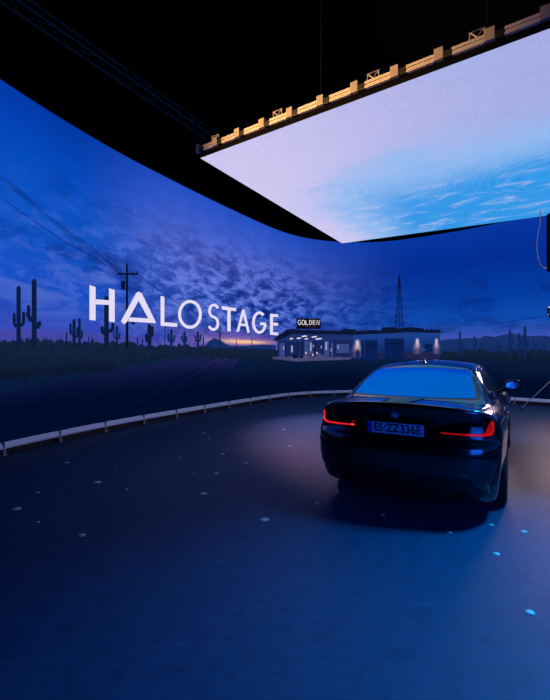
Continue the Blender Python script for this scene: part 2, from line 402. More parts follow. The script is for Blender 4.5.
# power pole, far poles and wires
D.stroke([(126.6, 347), (126.4, 263.5)], [2.8, 2.0], P_dark, 9); D.stroke([(117, 274), (138, 274)], 2.0, P_dark, 9)
D.rect(120.6, 281, 124.4, 289.5, P_dark, 9); D.stroke([(126, 283), (122, 282)], 0.8, P_dark, 9)
for x in (118, 121, 132, 136): D.stroke([(x, 273.5), (x, 271)], 0.8, P_dark, 9)
D.stroke([(127, 321), (132, 322.5)], 0.7, P_dark, 9); D.rect(131, 322.5, 134.5, 324.5, P_dark, 9)
for x, tp in ((164.5, 320), (220, 325), (219, 331), (251.5, 339), (236, 340)): D.stroke([(x, 348), (x, tp)], 0.8, P_cact2, 8)
D.stroke([(218, 329), (222, 329)], 0.6, P_cact2, 8); D.stroke([(162.5, 322), (166.5, 322)], 0.6, P_cact2, 8)
for w, pts in ((0.75, [(-8, 170), (18, 190), (45, 214), (70, 233), (95, 250), (117, 271)]), (0.6, [(-8, 173), (18, 193), (45, 217), (70, 236), (95, 253), (121, 271)]),
               (0.6, [(-8, 192), (25, 215), (60, 239), (95, 259), (121, 274)]), (0.6, [(136, 273), (150, 284), (166, 295), (182, 306), (219, 326)]), (0.5, [(440, 325), (480, 325), (515, 321), (550, 315)])):
    D.stroke(pts, w, P_wire, 7)
to_local(tag(D.done('desert_picture', wall), 'picture of desert ground, road, cacti and poles on the screen'))
# ---- picture on the screen: filling station
G = Decal()
P_can = glow('picture_canopy', (10, 22, 52)); P_soff = glow('picture_soffit', (26, 48, 108)); P_bwall = g_mat('picture_white_wall', (14, 40, 106), (27, 64, 140), 1.5, 2.3, 2.0, 0.15)
P_door = glow('picture_garage_door', (8, 30, 84)); P_in = glow('picture_shop_inside', (22, 36, 90), var=0.4, scale=9); P_warm = glow('picture_lamp', (232, 214, 228)); P_pane = glow('picture_lit_pane', (160, 160, 196), var=0.3, scale=9); P_apron = glow('picture_apron', (72, 70, 116), var=0.6, scale=5)
P_glass = glow('picture_shop_glass', (52, 72, 132), var=0.5, scale=9); P_sign = glow('picture_sign_board', (9, 10, 26)); P_red = glow('picture_sign_line', (70, 40, 60)); P_stone = glow('picture_stone_base', (30, 34, 78), var=0.4, scale=9)
G.poly([(352, 334), (440, 332), (440, 359), (352, 359)], P_bwall, 10)
G.rect(277, 336, 353, 358.5, P_in, 10)
G.poly([(276, 339.5), (290, 333.5), (353, 334.5), (353, 340), (300, 342), (276, 341)], P_soff, 11)
G.poly([(272.5, 339.5), (287, 329), (352, 331.5), (352, 334.5), (292, 334), (276, 341)], P_can, 12)
G.poly([(338, 331), (345, 329), (356, 329.5), (356, 331), (372, 330), (384, 330.5), (440, 329.5), (441, 333), (410, 332.4), (352, 335)], P_can, 12)
G.poly([(381, 330.5), (382, 327.5), (393, 327), (398, 328.5), (410, 327), (424, 328.5), (424, 331)], P_can, 12)
for x in (344, 347, 366, 427, 431.5): G.stroke([(x, 331), (x, 327)], 1.0, P_can, 12)
for x0, x1, y in ((296, 301, 338), (304, 308, 338.6), (301, 307, 336), (311, 317, 336.6), (315, 322, 338.6), (289, 293, 338.4)): G.poly([(x0, y), (x1 - 1, y - 0.6), (x1, y + 0.4), (x0 + 1, y + 1.2)], P_warm, 13)
for x0, x1, y0, y1 in ((279, 285, 343, 356), (304, 312, 341, 354), (324, 329, 341, 356), (331, 334, 342, 356), (336, 349, 344, 353)): G.rect(x0, y0, x1, y1, P_glass, 11)
for x, y, w, h in ((291.5, 349, 1.6, 7), (310.5, 347, 1.4, 8), (326, 346, 1.6, 8), (338, 347, 1.0, 4), (321, 347, 0.8, 3), (283, 348, 0.8, 4), (313, 346, 1, 2.4), (331, 350, 0.8, 3)): G.rect(x - w / 2, y - h / 2, x + w / 2, y + h / 2, P_pane, 13)
for x in (285, 297, 302, 314, 333.5): G.stroke([(x, 341), (x, 358)], 0.9, P_can, 12)
G.poly([(272, 357), (302, 355.5), (352, 357.5), (350, 359.6), (296, 361.5), (272, 359)], P_apron, 11)
for x, y, r in ((295, 356.5, 3.4), (306, 355, 2.6), (311, 353, 3.2), (318, 354.5, 3), (322, 356, 2.4), (301, 357, 2.5)):
    G.poly([(x + r * math.cos(a), y + r * 0.55 * math.sin(a)) for a in np.linspace(0, 6.283, 9)[:-1]], P_can if x < 305 else P_apron, 12)
for x, y in ((305, 352), (316, 352), (312, 354)): G.rect(x, y, x + 1.2, y + 1.6, P_warm, 13)
for x0, y0, x1, y1 in ((365, 340, 377.5, 358.5), (384.5, 338.5, 404, 359)):
    G.rect(x0, y0, x1, y1, P_door, 11)
    for k in range(4): xx = x0 + 1 + (x1 - x0 - 1) * k / 4; G.rect(xx, y0 + 4, xx + (x1 - x0) / 4 - 1.2, y0 + 6.4, P_can, 12)
G.poly([(404, 352), (440, 352), (440, 359), (404, 359)], P_stone, 11); G.rect(378, 352, 384, 359, P_stone, 11)
for x0, y0, x1, y1 in ((417, 345, 421, 354), (425, 344, 433, 352)): G.rect(x0, y0, x1, y1, P_door, 12)
G.stroke([(421.5, 349.5), (427, 350)], 0.7, P_glass, 13); G.stroke([(423, 347.5), (423, 352)], 0.5, P_glass, 13)
for k, (x, y, w, h) in enumerate(((357.3, 346, 4.6, 10), (417.4, 344, 3.4, 9), (436.6, 344, 2.8, 9))):
    t = NT('picture_wall_lamp_glow'); u, v = t.uv(); cs, cz = px2s(x, y - h * 0.35); e = px2s(x + w, y)[0] - cs; hz = cz - px2s(x, y + h)[1]
    dn = t.smooth(v, cz - hz * 0.8, cz); up = t.smooth(v, cz + hz * 0.28, cz)
    al = t.mul(t.gauss(u, cs, t.mul(t.add(1.25, t.mul(dn, -0.75)), e * 0.75)), t.mul(t.add(t.mul(dn, 0.85), 0.1), up))
    m = t.emit(lin(236, 206, 214), 1.0, t.math('MINIMUM', al, 0.95)); G.rect(x - w * 1.8, y - h, x + w * 1.8, y + h * 1.1, m, 14)
G.rect(361, 341, 364, 358, P_door, 15); G.poly([(355.5, 352), (357.5, 349), (359.5, 352), (359.5, 357), (355.5, 357)], P_stone, 15)
# lattice mast
for a, b in (((395.6, 329), (398.9, 276)), ((403.4, 329), (399.7, 276))): G.stroke([a, b], 0.75, P_dark, 11)
G.stroke([(399.3, 329), (399.3, 274)], 0.6, P_dark, 11)
for k in range(9):
    y1 = 328 - k * 5.8; y2 = y1 - 5.8; f = lambda y: 3.9 * (y - 272) / 57
    G.stroke([(399.4 - f(y1), y1), (399.4 + f(y2), y2)], 0.45, P_dark, 11); G.stroke([(399.4 + f(y1), y1), (399.4 - f(y2), y2)], 0.45, P_dark, 11)
gs = to_local(tag(G.done('filling_station_picture', wall), 'picture of a lit filling station and lattice mast on the screen'))
# strokes of the letters (centre lines in a 0..1 box)
def arc(cx, cy, rx, ry, a0, a1, n=28): return [(cx + rx * math.cos(math.radians(a0 + (a1 - a0) * k / n)), cy - ry * math.sin(math.radians(a0 + (a1 - a0) * k / n))) for k in range(n + 1)]
SG = Decal(); SG.rect(296, 318.4, 320.4, 329, P_sign, 14)
gw = 3.05; gx = 297.6; P_gold = glow('sign_letters', (224, 214, 220), 1.0, 0.02)
def T(k, pts): SG.stroke([(gx + k * 3.72 + x * gw, 320.2 + y * 4.6) for x, y in pts], 0.66, P_gold, 16)
T(0, arc(0.5, 0.5, 0.5, 0.5, 50, 350, 14) + [(0.6, 0.52)]); T(1, arc(0.5, 0.5, 0.5, 0.5, 0, 360, 16)); T(2, [(0.1, 0), (0.1, 1), (0.9, 1)])
T(3, [(0.1, 1), (0.1, 0)]); T(3, [(0.1, 0.05), (0.5, 0.05), (0.88, 0.3), (0.88, 0.7), (0.5, 0.95), (0.1, 0.95)])
T(4, [(0.1, 0), (0.1, 1)]); [T(4, [(0.1, y), (0.85, y)]) for y in (0.06, 0.5, 0.94)]; T(5, [(0.1, 1), (0.1, 0), (0.9, 1), (0.9, 0)])
SG.stroke([(304, 326.9), (315, 327.1)], 0.5, P_red, 15)
o = SG.done('station_sign', gs); tag(o, 'black sign board reading GOLDEN')
# ---- HALOSTAGE
logo = Decal(); LL = 20
def letter(): return Decal()
def fin(d): o = d.done('letter', lettering); o.matrix_parent_inverse = wall.matrix_basis.inverted(); return o
lettering = bpy.data.objects.new('lettering', None); link(lettering, wall)
lettering.matrix_parent_inverse = wall.matrix_basis.inverted(); lettering.location = wall.location
def fin(d):
    o = d.done('letter', lettering); o.matrix_parent_inverse = wall.matrix_basis.inverted(); return o
d = Decal(); d.poly([(88.2, 285.2), (94.4, 287.2), (94.4, 320.6), (88.2, 320.0)], P_white, LL); d.poly([(107.8, 288.2), (113.6, 290.2), (113.6, 322.2), (107.8, 321.6)], P_white, LL)
d.poly([(94.5, 299.4), (108, 300.4), (108, 305.0), (94.5, 304.4)], P_white, LL); fin(d)
d = Decal(); d.poly([(135.4, 292.8), (137.6, 291.8), (139.8, 292.8), (141.0, 294.6), (125.6, 322.4), (122.6, 324.2), (119.8, 321.2)], P_white, LL)
d.poly([(138.2, 292.0), (140.8, 293.6), (155.2, 323.2), (149.6, 322.8), (135.4, 297.0)], P_white, LL)
d.poly([(128.6, 317.4), (148.0, 318.6), (155.0, 323.3), (127.0, 321.4)], P_white, LL); fin(d)
d = Decal(); d.poly([(159.6, 296.0), (163.4, 297.0), (163.4, 326.2), (159.6, 325.6)], P_white, LL); d.poly([(163.0, 322.2), (176.2, 323.4), (176.2, 327.0), (160, 325.7)], P_white, LL); fin(d)
d = Decal(); d.stroke(arc(189.0, 314.4, 10.4, 12.9, 0, 360, 48)[:-1], 3.0, P_white, LL, closed=True); fin(d)
d = Decal(); sp = arc(213.0, 311.0, 4.4, 6.0, 25, 262, 20) + arc(212.4, 323.4, 4.6, 6.2, 82, -155, 20); d.stroke(sp, 2.6, P_white, LL); fin(d)
d = Decal(); d.poly([(221.0, 306.2), (235.2, 308.2), (235.2, 311.4), (221.0, 309.6)], P_white, LL); d.poly([(226.4, 308.8), (229.8, 309.2), (229.8, 331.6), (226.4, 331.2)], P_white, LL); fin(d)
d = Decal(); d.stroke([(236.8, 331.8), (242.6, 309.6)], 2.5, P_white, LL); d.stroke([(242.4, 309.6), (247.8, 332.8)], 2.5, P_white, LL); d.stroke([(238.2, 324.6), (246.4, 325.2)], 2.3, P_white, LL); fin(d)
d = Decal(); d.stroke(arc(258.6, 322.6, 6.0, 9.8, 48, 345, 36) + [(264.4, 324.0), (259.4, 323.8)], 2.7, P_white, LL); fin(d)
d = Decal(); d.poly([(269.2, 313.6), (272.2, 314.0), (272.2, 335.0), (269.2, 334.8)], P_white, LL)
for y in (314.0, 322.6, 332.2): d.poly([(271.6, y), (277.4, y + 0.4), (277.4, y + 3.2), (271.6, y + 2.8)], P_white, LL)
fin(d)
tag(lettering, 'white HALOSTAGE lettering')
# ------------------------------------------------------------------ ceiling screen
DZ = 3.8; CZ = CAM_H + DZ
def ceil_p(px, py): Y = FPX * DZ / (HY - py); return Vector(((px - CX) / FPX * Y, Y, CZ))
NL = ceil_p(200, 158); FL = ceil_p(342, 243.3); NRv = ceil_p(550, 28); FRv = ceil_p(550, 215.2)
NR = NL + (NRv - NL) * 1.85; FR = FL + (FRv - FL) * 1.85
ed = (NR - NL).normalized(); inn = Vector((-ed.y, ed.x, 0))
cs = empty('ceiling_screen', (NL + FL + NR + FR) / 4)
tag(cs, 'bright pale blue LED ceiling screen of clouds hung above the car', 'video screen')
def to_cs(o): o.matrix_parent_inverse = cs.matrix_basis.inverted(); return o
t = NT('ceiling_clouds'); u, v = t.uv()
q = t.xyz(t.mul(u, 1.0), t.mul(v, 1.0))
n1 = t.noise(q, 0.35, 6.0, 0.55, 0.6); n2 = t.noise(t.xyz(t.mul(u, 0.8), t.mul(v, 1.5), 4.0), 1.6, 6.0, 0.6, 0.5)
blue = t.add(t.mul(t.smooth(u, -0.6, 3.0), t.smooth(v, 0.4, 5.2)), t.mul(t.sub(n1, 0.5), 0.75))
side = t.smooth(u, 0.0, 6.0)
pale = t.mix(side, lin(206, 199, 240), lin(166, 172, 228))
c = t.mix(t.smooth(blue, 0.02, 0.5), pale, lin(146, 186, 240)); c = t.mix(t.smooth(blue, 0.4, 1.0), c, lin(52, 152, 232))
wh = t.mul(t.smooth(n2, 0.50, 0.72), t.smooth(v, 2.0, 5.4)); c = t.mix(t.mul(wh, 0.45), c, lin(206, 210, 244))
def rings(cu_, cv_, k, w):
    du, dv = t.sub(u, cu_), t.sub(v, cv_); r2 = t.add(t.mul(du, du), t.mul(dv, dv))
    return t.mul(t.math('SINE', t.mul(r2, k)), t.math('EXPONENT', t.mul(r2, -1.0 / (w * w))))
mo_ = t.add(rings(5.6, 4.6, 16.0, 2.2), t.mul(rings(1.3, 3.0, 20.0, 1.3), 0.45))
pix = t.n('ShaderNodeTexWhiteNoise', noise_dimensions='2D'); t.put(pix.inputs[0], t.xyz(t.math('FLOOR', t.mul(u, 22.0)), t.math('FLOOR', t.mul(v, 22.0)), 0.0))
M['ceiling_clouds'] = t.emit(c, t.add(t.add(t.mul(pix.outputs[0], 0.07), 0.965), t.mul(mo_, 0.07)))
bm = bmesh.new(); uvl = bm.loops.layers.uv.new('UVMap'); NU, NV = 24, 16; g = {}
for i in range(NU + 1):
    for j in range(NV + 1):
        a = NL.lerp(NR, i / NU); b = FL.lerp(FR, i / NU); g[i, j] = bm.verts.new(a.lerp(b, j / NV))
for i in range(NU):
    for j in range(NV):
        f = bm.faces.new((g[i, j], g[i, j + 1], g[i + 1, j + 1], g[i + 1, j]))
        for l in f.loops:
            dlt = l.vert.co - NL; l[uvl].uv = (dlt.dot(ed), dlt.dot(inn))
to_cs(obj('screen', bm, M['ceiling_clouds'], cs))
bm = bmesh.new()                                                   # black tray above and around the screen
lo = [p.copy() for p in (NL, NR, FR, FL)]; ctr = sum(lo, Vector()) / 4
out = [p + (p - ctr).normalized() * 0.02 for p in lo]
r0 = [bm.verts.new(p + Vector((0, 0, -0.004))) for p in lo]; r1 = [bm.verts.new(p + Vector((0, 0, -0.004))) for p in out]; r2 = [bm.verts.new(p + Vector((0, 0, 0.075))) for p in out]
for k in range(4):
    j = (k + 1) % 4
    bm.faces.new((r0[k], r0[j], r1[j], r1[k])); bm.faces.new((r1[k], r1[j], r2[j], r2[k]))
bm.faces.new(r2); bmesh.ops.recalc_face_normals(bm, faces=bm.faces[:])
to_cs(tag(obj('tray', bm, M['black_drape'], cs), 'black tray and lip around the ceiling screen'))
# module rails and end blocks along the near edge
rotE = Matrix.Rotation(math.atan2(ed.y, ed.x), 3, 'Z')
def edge_t(px):                                                     # metres along the near edge for a picture column
    k = (px - CX) / FPX; return (k * NL.y - NL.x) / (ed.x - k * ed.y)
bl = [edge_t(x) for x in (199.8, 217, 239, 263.5, 291.2, 321.7, 355.7, 395.6, 439.6, 490.2, 546)]
step = (bl[-1] - bl[1]) / 9
while bl[-1] + step < (NR - NL).length: bl.append(bl[-1] + step)
bw = 0.115
for k, tt in enumerate(bl):
    p = NL + ed * tt - inn * 0.04
    bm = bmesh.new(); box(bm, p + Vector((0, 0, 0.165)), (bw * (1.0 if k else 0.7), 0.07, 0.155), rotE, 0.006)
    to_cs(obj('end_block', bm, M['cabinet_metal'], cs))
    bm = bmesh.new(); box(bm, p + ed * 0.11 + Vector((0, 0, 0.125)), (0.10, 0.06, 0.09), rotE, 0.004)
    to_cs(tag(obj('connector', bm, M['black_metal'], cs), 'black connector beside a block'))
    if k == 0: continue
    a = NL + ed * (bl[k - 1] + 0.13 + (0.03 if k > 1 else -0.03)) - inn * 0.04; b = p - ed * bw * 0.5
    bm = bmesh.new(); L = (b - a).length
    for q_, (zc, hh) in enumerate(((0.095, 0.020), (0.125, 0.022), (0.158, 0.022), (0.182, 0.012))): box(bm, (a + b) / 2 + Vector((0, 0, zc)) + inn * 0.006 * (q_ % 2), (L, 0.05, hh), rotE, 0.003)
    box(bm, (a + b) / 2 + Vector((0, 0, 0.138)) + inn * 0.02, (L, 0.02, 0.09), rotE)
    to_cs(obj('edge_rail', bm, M['rail_metal'], cs))
# truss brackets and hanging lines
def bar(bm, a, b, r, n=6): tube(bm, [a, b], r, n)
for x in (213.5, 276, 372, 476.5, 575):
    tt = edge_t(x); p = NL + ed * tt + inn * 0.05 + Vector((0, 0, 0.15))
    bm = bmesh.new(); w, h = 0.10, 0.20
    for sgn in (-1, 1):
        bar(bm, p + ed * w * sgn + Vector((0, 0, 0.0)), p + ed * w * sgn * 0.8 + Vector((0, 0, h)), 0.010)
        bar(bm, p - ed * w * sgn, p + ed * w * sgn * 0.8 + Vector((0, 0, h)), 0.009)
    bar(bm, p - ed * w + Vector((0, 0, h)), p + ed * w + Vector((0, 0, h)), 0.010); bar(bm, p - ed * w + Vector((0, 0, h * .5)), p + ed * w + Vector((0, 0, h * .5)), 0.006)
    to_cs(tag(obj('lattice_bracket', bm, M['rail_metal'], cs), 'small lattice bracket on the top edge'))
for x in (322, 488):
    tt = edge_t(x); p = NL + ed * tt - inn * 0.03 + Vector((0, 0, 0.32)); bm = bmesh.new(); bar(bm, p, Vector((p.x, p.y, 8.9)), 0.007)
    to_cs(tag(obj('suspension_line', bm, M['black_metal'], cs), 'thin vertical line holding the ceiling screen'))
# ------------------------------------------------------------------ truss, stand, cable, hanging lamp
tr = empty('lighting_truss', uv2w(-6.9, 7.0, 6.95))
tag(tr, 'long dim lighting truss up in the black ceiling, left of the ceiling screen', 'truss')
def tr_local(o): o.matrix_parent_inverse = tr.matrix_basis.inverted(); return o
for du, dz in ((0, 0), (0.26, 0), (0.13, 0.24)):
    bm = bmesh.new(); bar(bm, uv2w(-6.9 + du, -1.0, 6.95 + dz), uv2w(-6.9 + du, 14.2, 6.95 + dz), 0.020, 8); tr_local(obj('chord', bm, M['truss_metal'], tr))
bm = bmesh.new(); v = -1.0; k = 0
while v < 14:
    A = [uv2w(-6.9 + du, v, 6.95 + dz) for du, dz in ((0, 0), (0.26, 0), (0.13, 0.24))]; B = [uv2w(-6.9 + du, v + 0.4, 6.95 + dz) for du, dz in ((0, 0), (0.26, 0), (0.13, 0.24))]
    for i in range(3): bar(bm, A[i] if k % 2 else B[i], B[(i + 1) % 3] if k % 2 else A[(i + 1) % 3], 0.008, 5)
    v += 0.4; k += 1
tr_local(obj('lacing', bm, M['truss_metal'], tr))
for v in (2.0, 7.0, 12.0):
    bm = bmesh.new(); bar(bm, uv2w(-6.77, v, 7.19), uv2w(-6.77, v, 9.0), 0.006, 6); tr_local(obj('hanging_wire', bm, M['truss_metal'], tr))
# light stand at the right edge
Pst = Vector((7.66, 10.9, 0))
st = empty('light_stand', Pst); tag(st, 'metal tripod stand at the right edge, one leg slanting down before the screen', 'stand')
bm = bmesh.new(); tube(bm, [(0, 0, 0.55), (0, 0, 1.6)], 0.022, 12); tube(bm, [(0, 0, 1.6), (0, 0, 2.75)], 0.016, 12); obj('pole', bm, M['aluminium'], st)
bm = bmesh.new(); lathe(bm, [(0.0, 1.55), (0.035, 1.55), (0.035, 1.65), (0.0, 1.65)], (0, 0, 0), 14, axis='z'); obj('collar', bm, M['black_metal'], st)
for a in (165, 25, 270):
    dx, dy = math.cos(math.radians(a)), math.sin(math.radians(a)); bm = bmesh.new(); tube(bm, [(dx * 0.02, dy * 0.02, 1.02), (dx * 0.94, dy * 0.94 , 0.02)], 0.014, 8)
    lg = obj('leg', bm, M['aluminium'], st); bm = bmesh.new(); lathe(bm, [(0, 0), (0.022, 0.0), (0.022, 0.05), (0, 0.05)], (dx * 0.94, dy * 0.94, 0), 10, axis='z'); obj('rubber_foot', bm, M['black_metal'], lg)
bm = bmesh.new(); box(bm, (-0.17, 0, 2.68), (0.34, 0.10, 0.20), None, 0.02); box(bm, (-0.26, 0, 2.56), (0.08, 0.06, 0.16), None, 0.01); obj('clamp', bm, M['black_metal'], st)
Psp = Vector((7.625, 10.85, 3.76))
sp = empty('hanging_loudspeaker', Psp); tag(sp, 'black loudspeaker hanging high at the right edge of the screen', 'loudspeaker')
bm = bmesh.new(); box(bm, (0.09, 0, 0.88), (0.62, 0.5, 1.75), None, 0.03); obj('cabinet', bm, M['black_drape'], sp)
bm = bmesh.new(); box(bm, (0.09, -0.255, 0.88), (0.54, 0.02, 1.6), None, 0.006); obj('grille', bm, M['black_drape'], sp)
bm = bmesh.new(); [bar(bm, (x, 0, 1.74), (x, 0, 5.08), 0.012) for x in (-0.1, 0.28)]; obj('hanging_wire', bm, M['truss_metal'], sp)
Y0 = 10.7
def at(px, py, Y): return Vector(((px - CX) / FPX * Y, Y, CAM_H + (HY - py) / FPX * Y))
pts = [at(540.3, 200, Y0), at(540.2, 222, Y0), at(538.6, 232, Y0), at(537.2, 242, Y0), at(537.4, 252, Y0), at(539.4, 262, Y0), at(543, 267, Y0), at(545.2, 267.8, Y0), at(547.2, 267.6, Y0)]
pts = [Vector((*p,)) for p in catmull([tuple(p) for p in pts], 6)]
bm = bmesh.new(); tube(bm, pts, 0.011, 8); tag(obj('hanging_cable', bm, M['cable']), 'thin grey cable looping down before the screen beside the loudspeaker', 'cable')
# ------------------------------------------------------------------ floor and shell
t = NT('stage_floor'); c, x, y, z = t.obco()
n1 = t.noise(c, 0.7, 6.0, 0.6); n2 = t.noise(c, 9.0, 4.0, 0.6)
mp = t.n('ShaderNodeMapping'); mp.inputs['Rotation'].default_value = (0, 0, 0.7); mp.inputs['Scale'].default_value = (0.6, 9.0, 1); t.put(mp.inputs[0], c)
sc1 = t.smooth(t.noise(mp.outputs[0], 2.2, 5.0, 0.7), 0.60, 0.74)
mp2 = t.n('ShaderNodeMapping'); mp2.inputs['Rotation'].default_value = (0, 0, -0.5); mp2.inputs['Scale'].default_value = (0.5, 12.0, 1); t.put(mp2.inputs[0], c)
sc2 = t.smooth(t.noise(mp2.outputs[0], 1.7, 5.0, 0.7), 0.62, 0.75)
col = t.mix(n1, (0.010, 0.042, 0.100, 1), (0.014, 0.056, 0.132, 1))
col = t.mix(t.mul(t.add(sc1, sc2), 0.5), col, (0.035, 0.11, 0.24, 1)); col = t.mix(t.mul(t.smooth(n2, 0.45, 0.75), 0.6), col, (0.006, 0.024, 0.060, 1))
M['stage_floor'] = t.pbr(col, t.add(t.mul(n1, 0.16), t.add(0.42, t.mul(sc1, -0.08))), 0.0, bump=n2, bump_d=0.0006, Specular_IOR_Level=0.16)
def shell(name, pts, mat):
    bm = bmesh.new(); bm.faces.new([bm.verts.new(p) for p in pts]); return tag(obj(name, bm, mat), kind='structure')
U0, U1, V0, V1, H = -9.5, 9.5, -5.0, 17.5, 9.0
def slab(name, c, s, mat):
    bm = bmesh.new(); box(bm, uv2w(*c), s, Matrix.Rotation(-TH, 3, 'Z')); return tag(obj(name, bm, mat), kind='structure')
cu, cv = (U0 + U1) / 2, (V0 + V1) / 2
slab('floor', (cu, cv, -0.05), (U1 - U0, V1 - V0, 0.1), M['stage_floor'])
slab('ceiling', (cu, cv, H + 0.05), (U1 - U0, V1 - V0, 0.1), M['black_drape'])
slab('wall_left', (U0 - 0.05, cv, H / 2), (0.1, V1 - V0, H), M['black_drape']); slab('wall_right', (U1 + 0.05, cv, H / 2), (0.1, V1 - V0, H), M['black_drape'])
slab('wall_far', (cu, V1 + 0.05, H / 2), (U1 - U0, 0.1, H), M['black_drape']); slab('wall_near', (cu, V0 - 0.05, H / 2), (U1 - U0, 0.1, H), M['black_drape'])
# white dots on the floor
Z6 = [(131, 123, 3), (191, 162, 4), (248, 176, 2), (74, 182, 2), (33, 214, 4), (74, 240, 2), (161, 266, 3), (400, 184, 4), (425, 144, 3), (520, 235, 4), (381, 144, 1.5), (227, 127, 1.5), (353, 114, 2), (400, 66, 2), (476, 148, 1.5), (229, 66, 2), (158, 97, 1.5), (437, 106, 1.5), (263, 78, 1.5), (343, 72, 1.5), (410, 75, 1.5), (448, 95, 1.5)]
Z7 = [(222, 29, 2), (353, 64, 2), (435, 49, 2), (499, 62, 2.5), (445, 106, 2.5), (511, 221, 2.5), (92, 7, 2)]
Z8 = [(87, 232, 3), (106, 252, 1.5), (156, 310, 2.5), (242, 340, 2.5), (401, 279, 3), (380, 218, 2.5), (372, 180, 2), (316, 235, 1.5), (205, 178, 1.5), (151, 270, 1.5), (290, 205, 1.5), (437, 262, 1.5), (428, 232, 1.5), (280, 304, 1.5), (205, 230, 1.5)]
Z9 = [(125, 260, 3), (215, 440, 1.5), (245, 130, 1.5), (75, 395, 1.2)]
dots = [(x / 1.964, 400 + y / 1.964, r) for x, y, r in Z6] + [(270 + x / 1.964, 500 + y / 1.964, r) for x, y, r in Z7] + [(180 + x / 3.667, 370 + y / 3.667, r) for x, y, r in Z8] + [(500 + x / 5.83, 400 + y / 5.83, r) for x, y, r in Z9]
proto = None
for px, py, r in dots:
    p = at_floor(px, py)
    rad = 0.0105 * r
    if proto is None:
        bm = bmesh.new(); lathe(bm, [(0.0, 0.0), (1.0, 0.0), (0.94, 0.0025), (0.0, 0.0025)], (0, 0, 0), 18, axis='z'); proto = o = obj('floor_dot', bm, M['white_dot'])
    else: o = proto.copy(); COL.objects.link(o)
    o.location = (p.x, p.y, 0.0005); o.scale = (rad, rad, 1.0); o.rotation_euler = (0, 0, random.random() * 3)
    tag(o, 'small round white sticker dot lying flat on the dark blue stage floor', 'floor marker', 'white marker dots on the stage floor')
# ------------------------------------------------------------------ the car (x forward from the rear bumper, y to its left, z up)
def spl(xs, ys):
    xs = np.array(xs, float); ys = np.array(ys, float); d = np.diff(ys) / np.diff(xs); m = np.zeros_like(xs)
    m[1:-1] = np.where(d[:-1] * d[1:] > 0, 2 * d[:-1] * d[1:] / np.where(np.abs(d[:-1] + d[1:]) < 1e-9, 1e-9, d[:-1] + d[1:]), 0); m[0], m[-1] = d[0], d[-1]
    def f(x):
        x = np.clip(x, xs[0], xs[-1]); i = np.clip(np.searchsorted(xs, x, 'right') - 1, 0, len(xs) - 2)
        h = xs[i + 1] - xs[i]; t = (x - xs[i]) / h; t2 = t * t; t3 = t2 * t
        return (2 * t3 - 3 * t2 + 1) * ys[i] + (t3 - 2 * t2 + t) * h * m[i] + (-2 * t3 + 3 * t2) * ys[i + 1] + (t3 - t2) * h * m[i + 1]
    return f
def smax(a, b, k): h = np.clip(0.5 + 0.5 * (a - b) / k, 0, 1); return b * (1 - h) + a * h + k * h * (1 - h)
def smin(a, b, k): return -smax(-a, -b, k)
TL = spl([-0.1, 0.03, 0.09, 0.18, 0.35, 0.6, 1.0, 1.6, 3.0, 3.4, 3.7, 4.1, 4.4, 4.58, 4.72], [1.040, 1.050, 1.066, 1.062, 1.062, 1.056, 1.02, 0.99, 0.985, 1.0, 0.985, 0.93, 0.855, 0.77, 0.64])
WX = spl([-0.1, 0.1, 0.3, 0.6, 1.0, 1.45, 2.0, 2.8, 3.4, 3.9, 4.25, 4.5, 4.75], [0.825, 0.850, 0.872, 0.890, 0.900, 0.890, 0.887, 0.888, 0.900, 0.905, 0.885, 0.85, 0.76])
SPZ = spl([0.1, 0.2, 0.3, 0.45, 0.56, 0.69, 0.77, 0.85, 0.93, 0.99, 1.07, 1.2], [-0.10, -0.055, -0.035, -0.018, -0.004, 0.0, 0.002, -0.012, -0.038, -0.075, -0.15, -0.24])
RZ = spl([0.1, 0.2, 0.26, 0.34, 0.42, 0.52, 0.61, 0.68, 0.715, 0.76, 0.83, 0.90, 0.97, 1.02, 1.055, 1.09], [0.30, 0.17, 0.12, 0.075, 0.03, 0.006, 0.0, 0.008, 0.022, 0.055, 0.072, 0.078, 0.072, 0.058, 0.045, 0.05])
RY = spl([0, 0.3, 0.5, 0.62, 0.72, 0.80, 0.87, 0.95], [0, 0.014, 0.042, 0.075, 0.12, 0.18, 0.27, 0.42])
FZ = spl([0.1, 0.2, 0.3, 0.5, 0.62, 0.72, 0.8, 0.9], [0.22, 0.09, 0.04, 0.0, 0.0, 0.015, 0.06, 0.2])
FY = spl([0, 0.3, 0.5, 0.65, 0.78, 0.87, 0.95], [0, 0.025, 0.08, 0.16, 0.29, 0.46, 0.7])
TG = spl([0.2, 0.4, 0.56, 0.9, 1.22, 1.45, 1.75, 2.15, 2.5, 2.75, 2.98, 3.3, 3.7, 3.95], [0.90, 0.985, 1.058, 1.210, 1.345, 1.40, 1.430, 1.440, 1.432, 1.402, 1.343, 1.192, 1.002, 0.89])
GB = spl([0.2, 0.45, 0.7, 1.2, 1.8, 2.4, 2.9, 3.4, 3.8], [0.66, 0.72, 0.768, 0.81, 0.825, 0.825, 0.812, 0.775, 0.71])
AXR, AXF, WR = 1.035, 3.886, 0.333
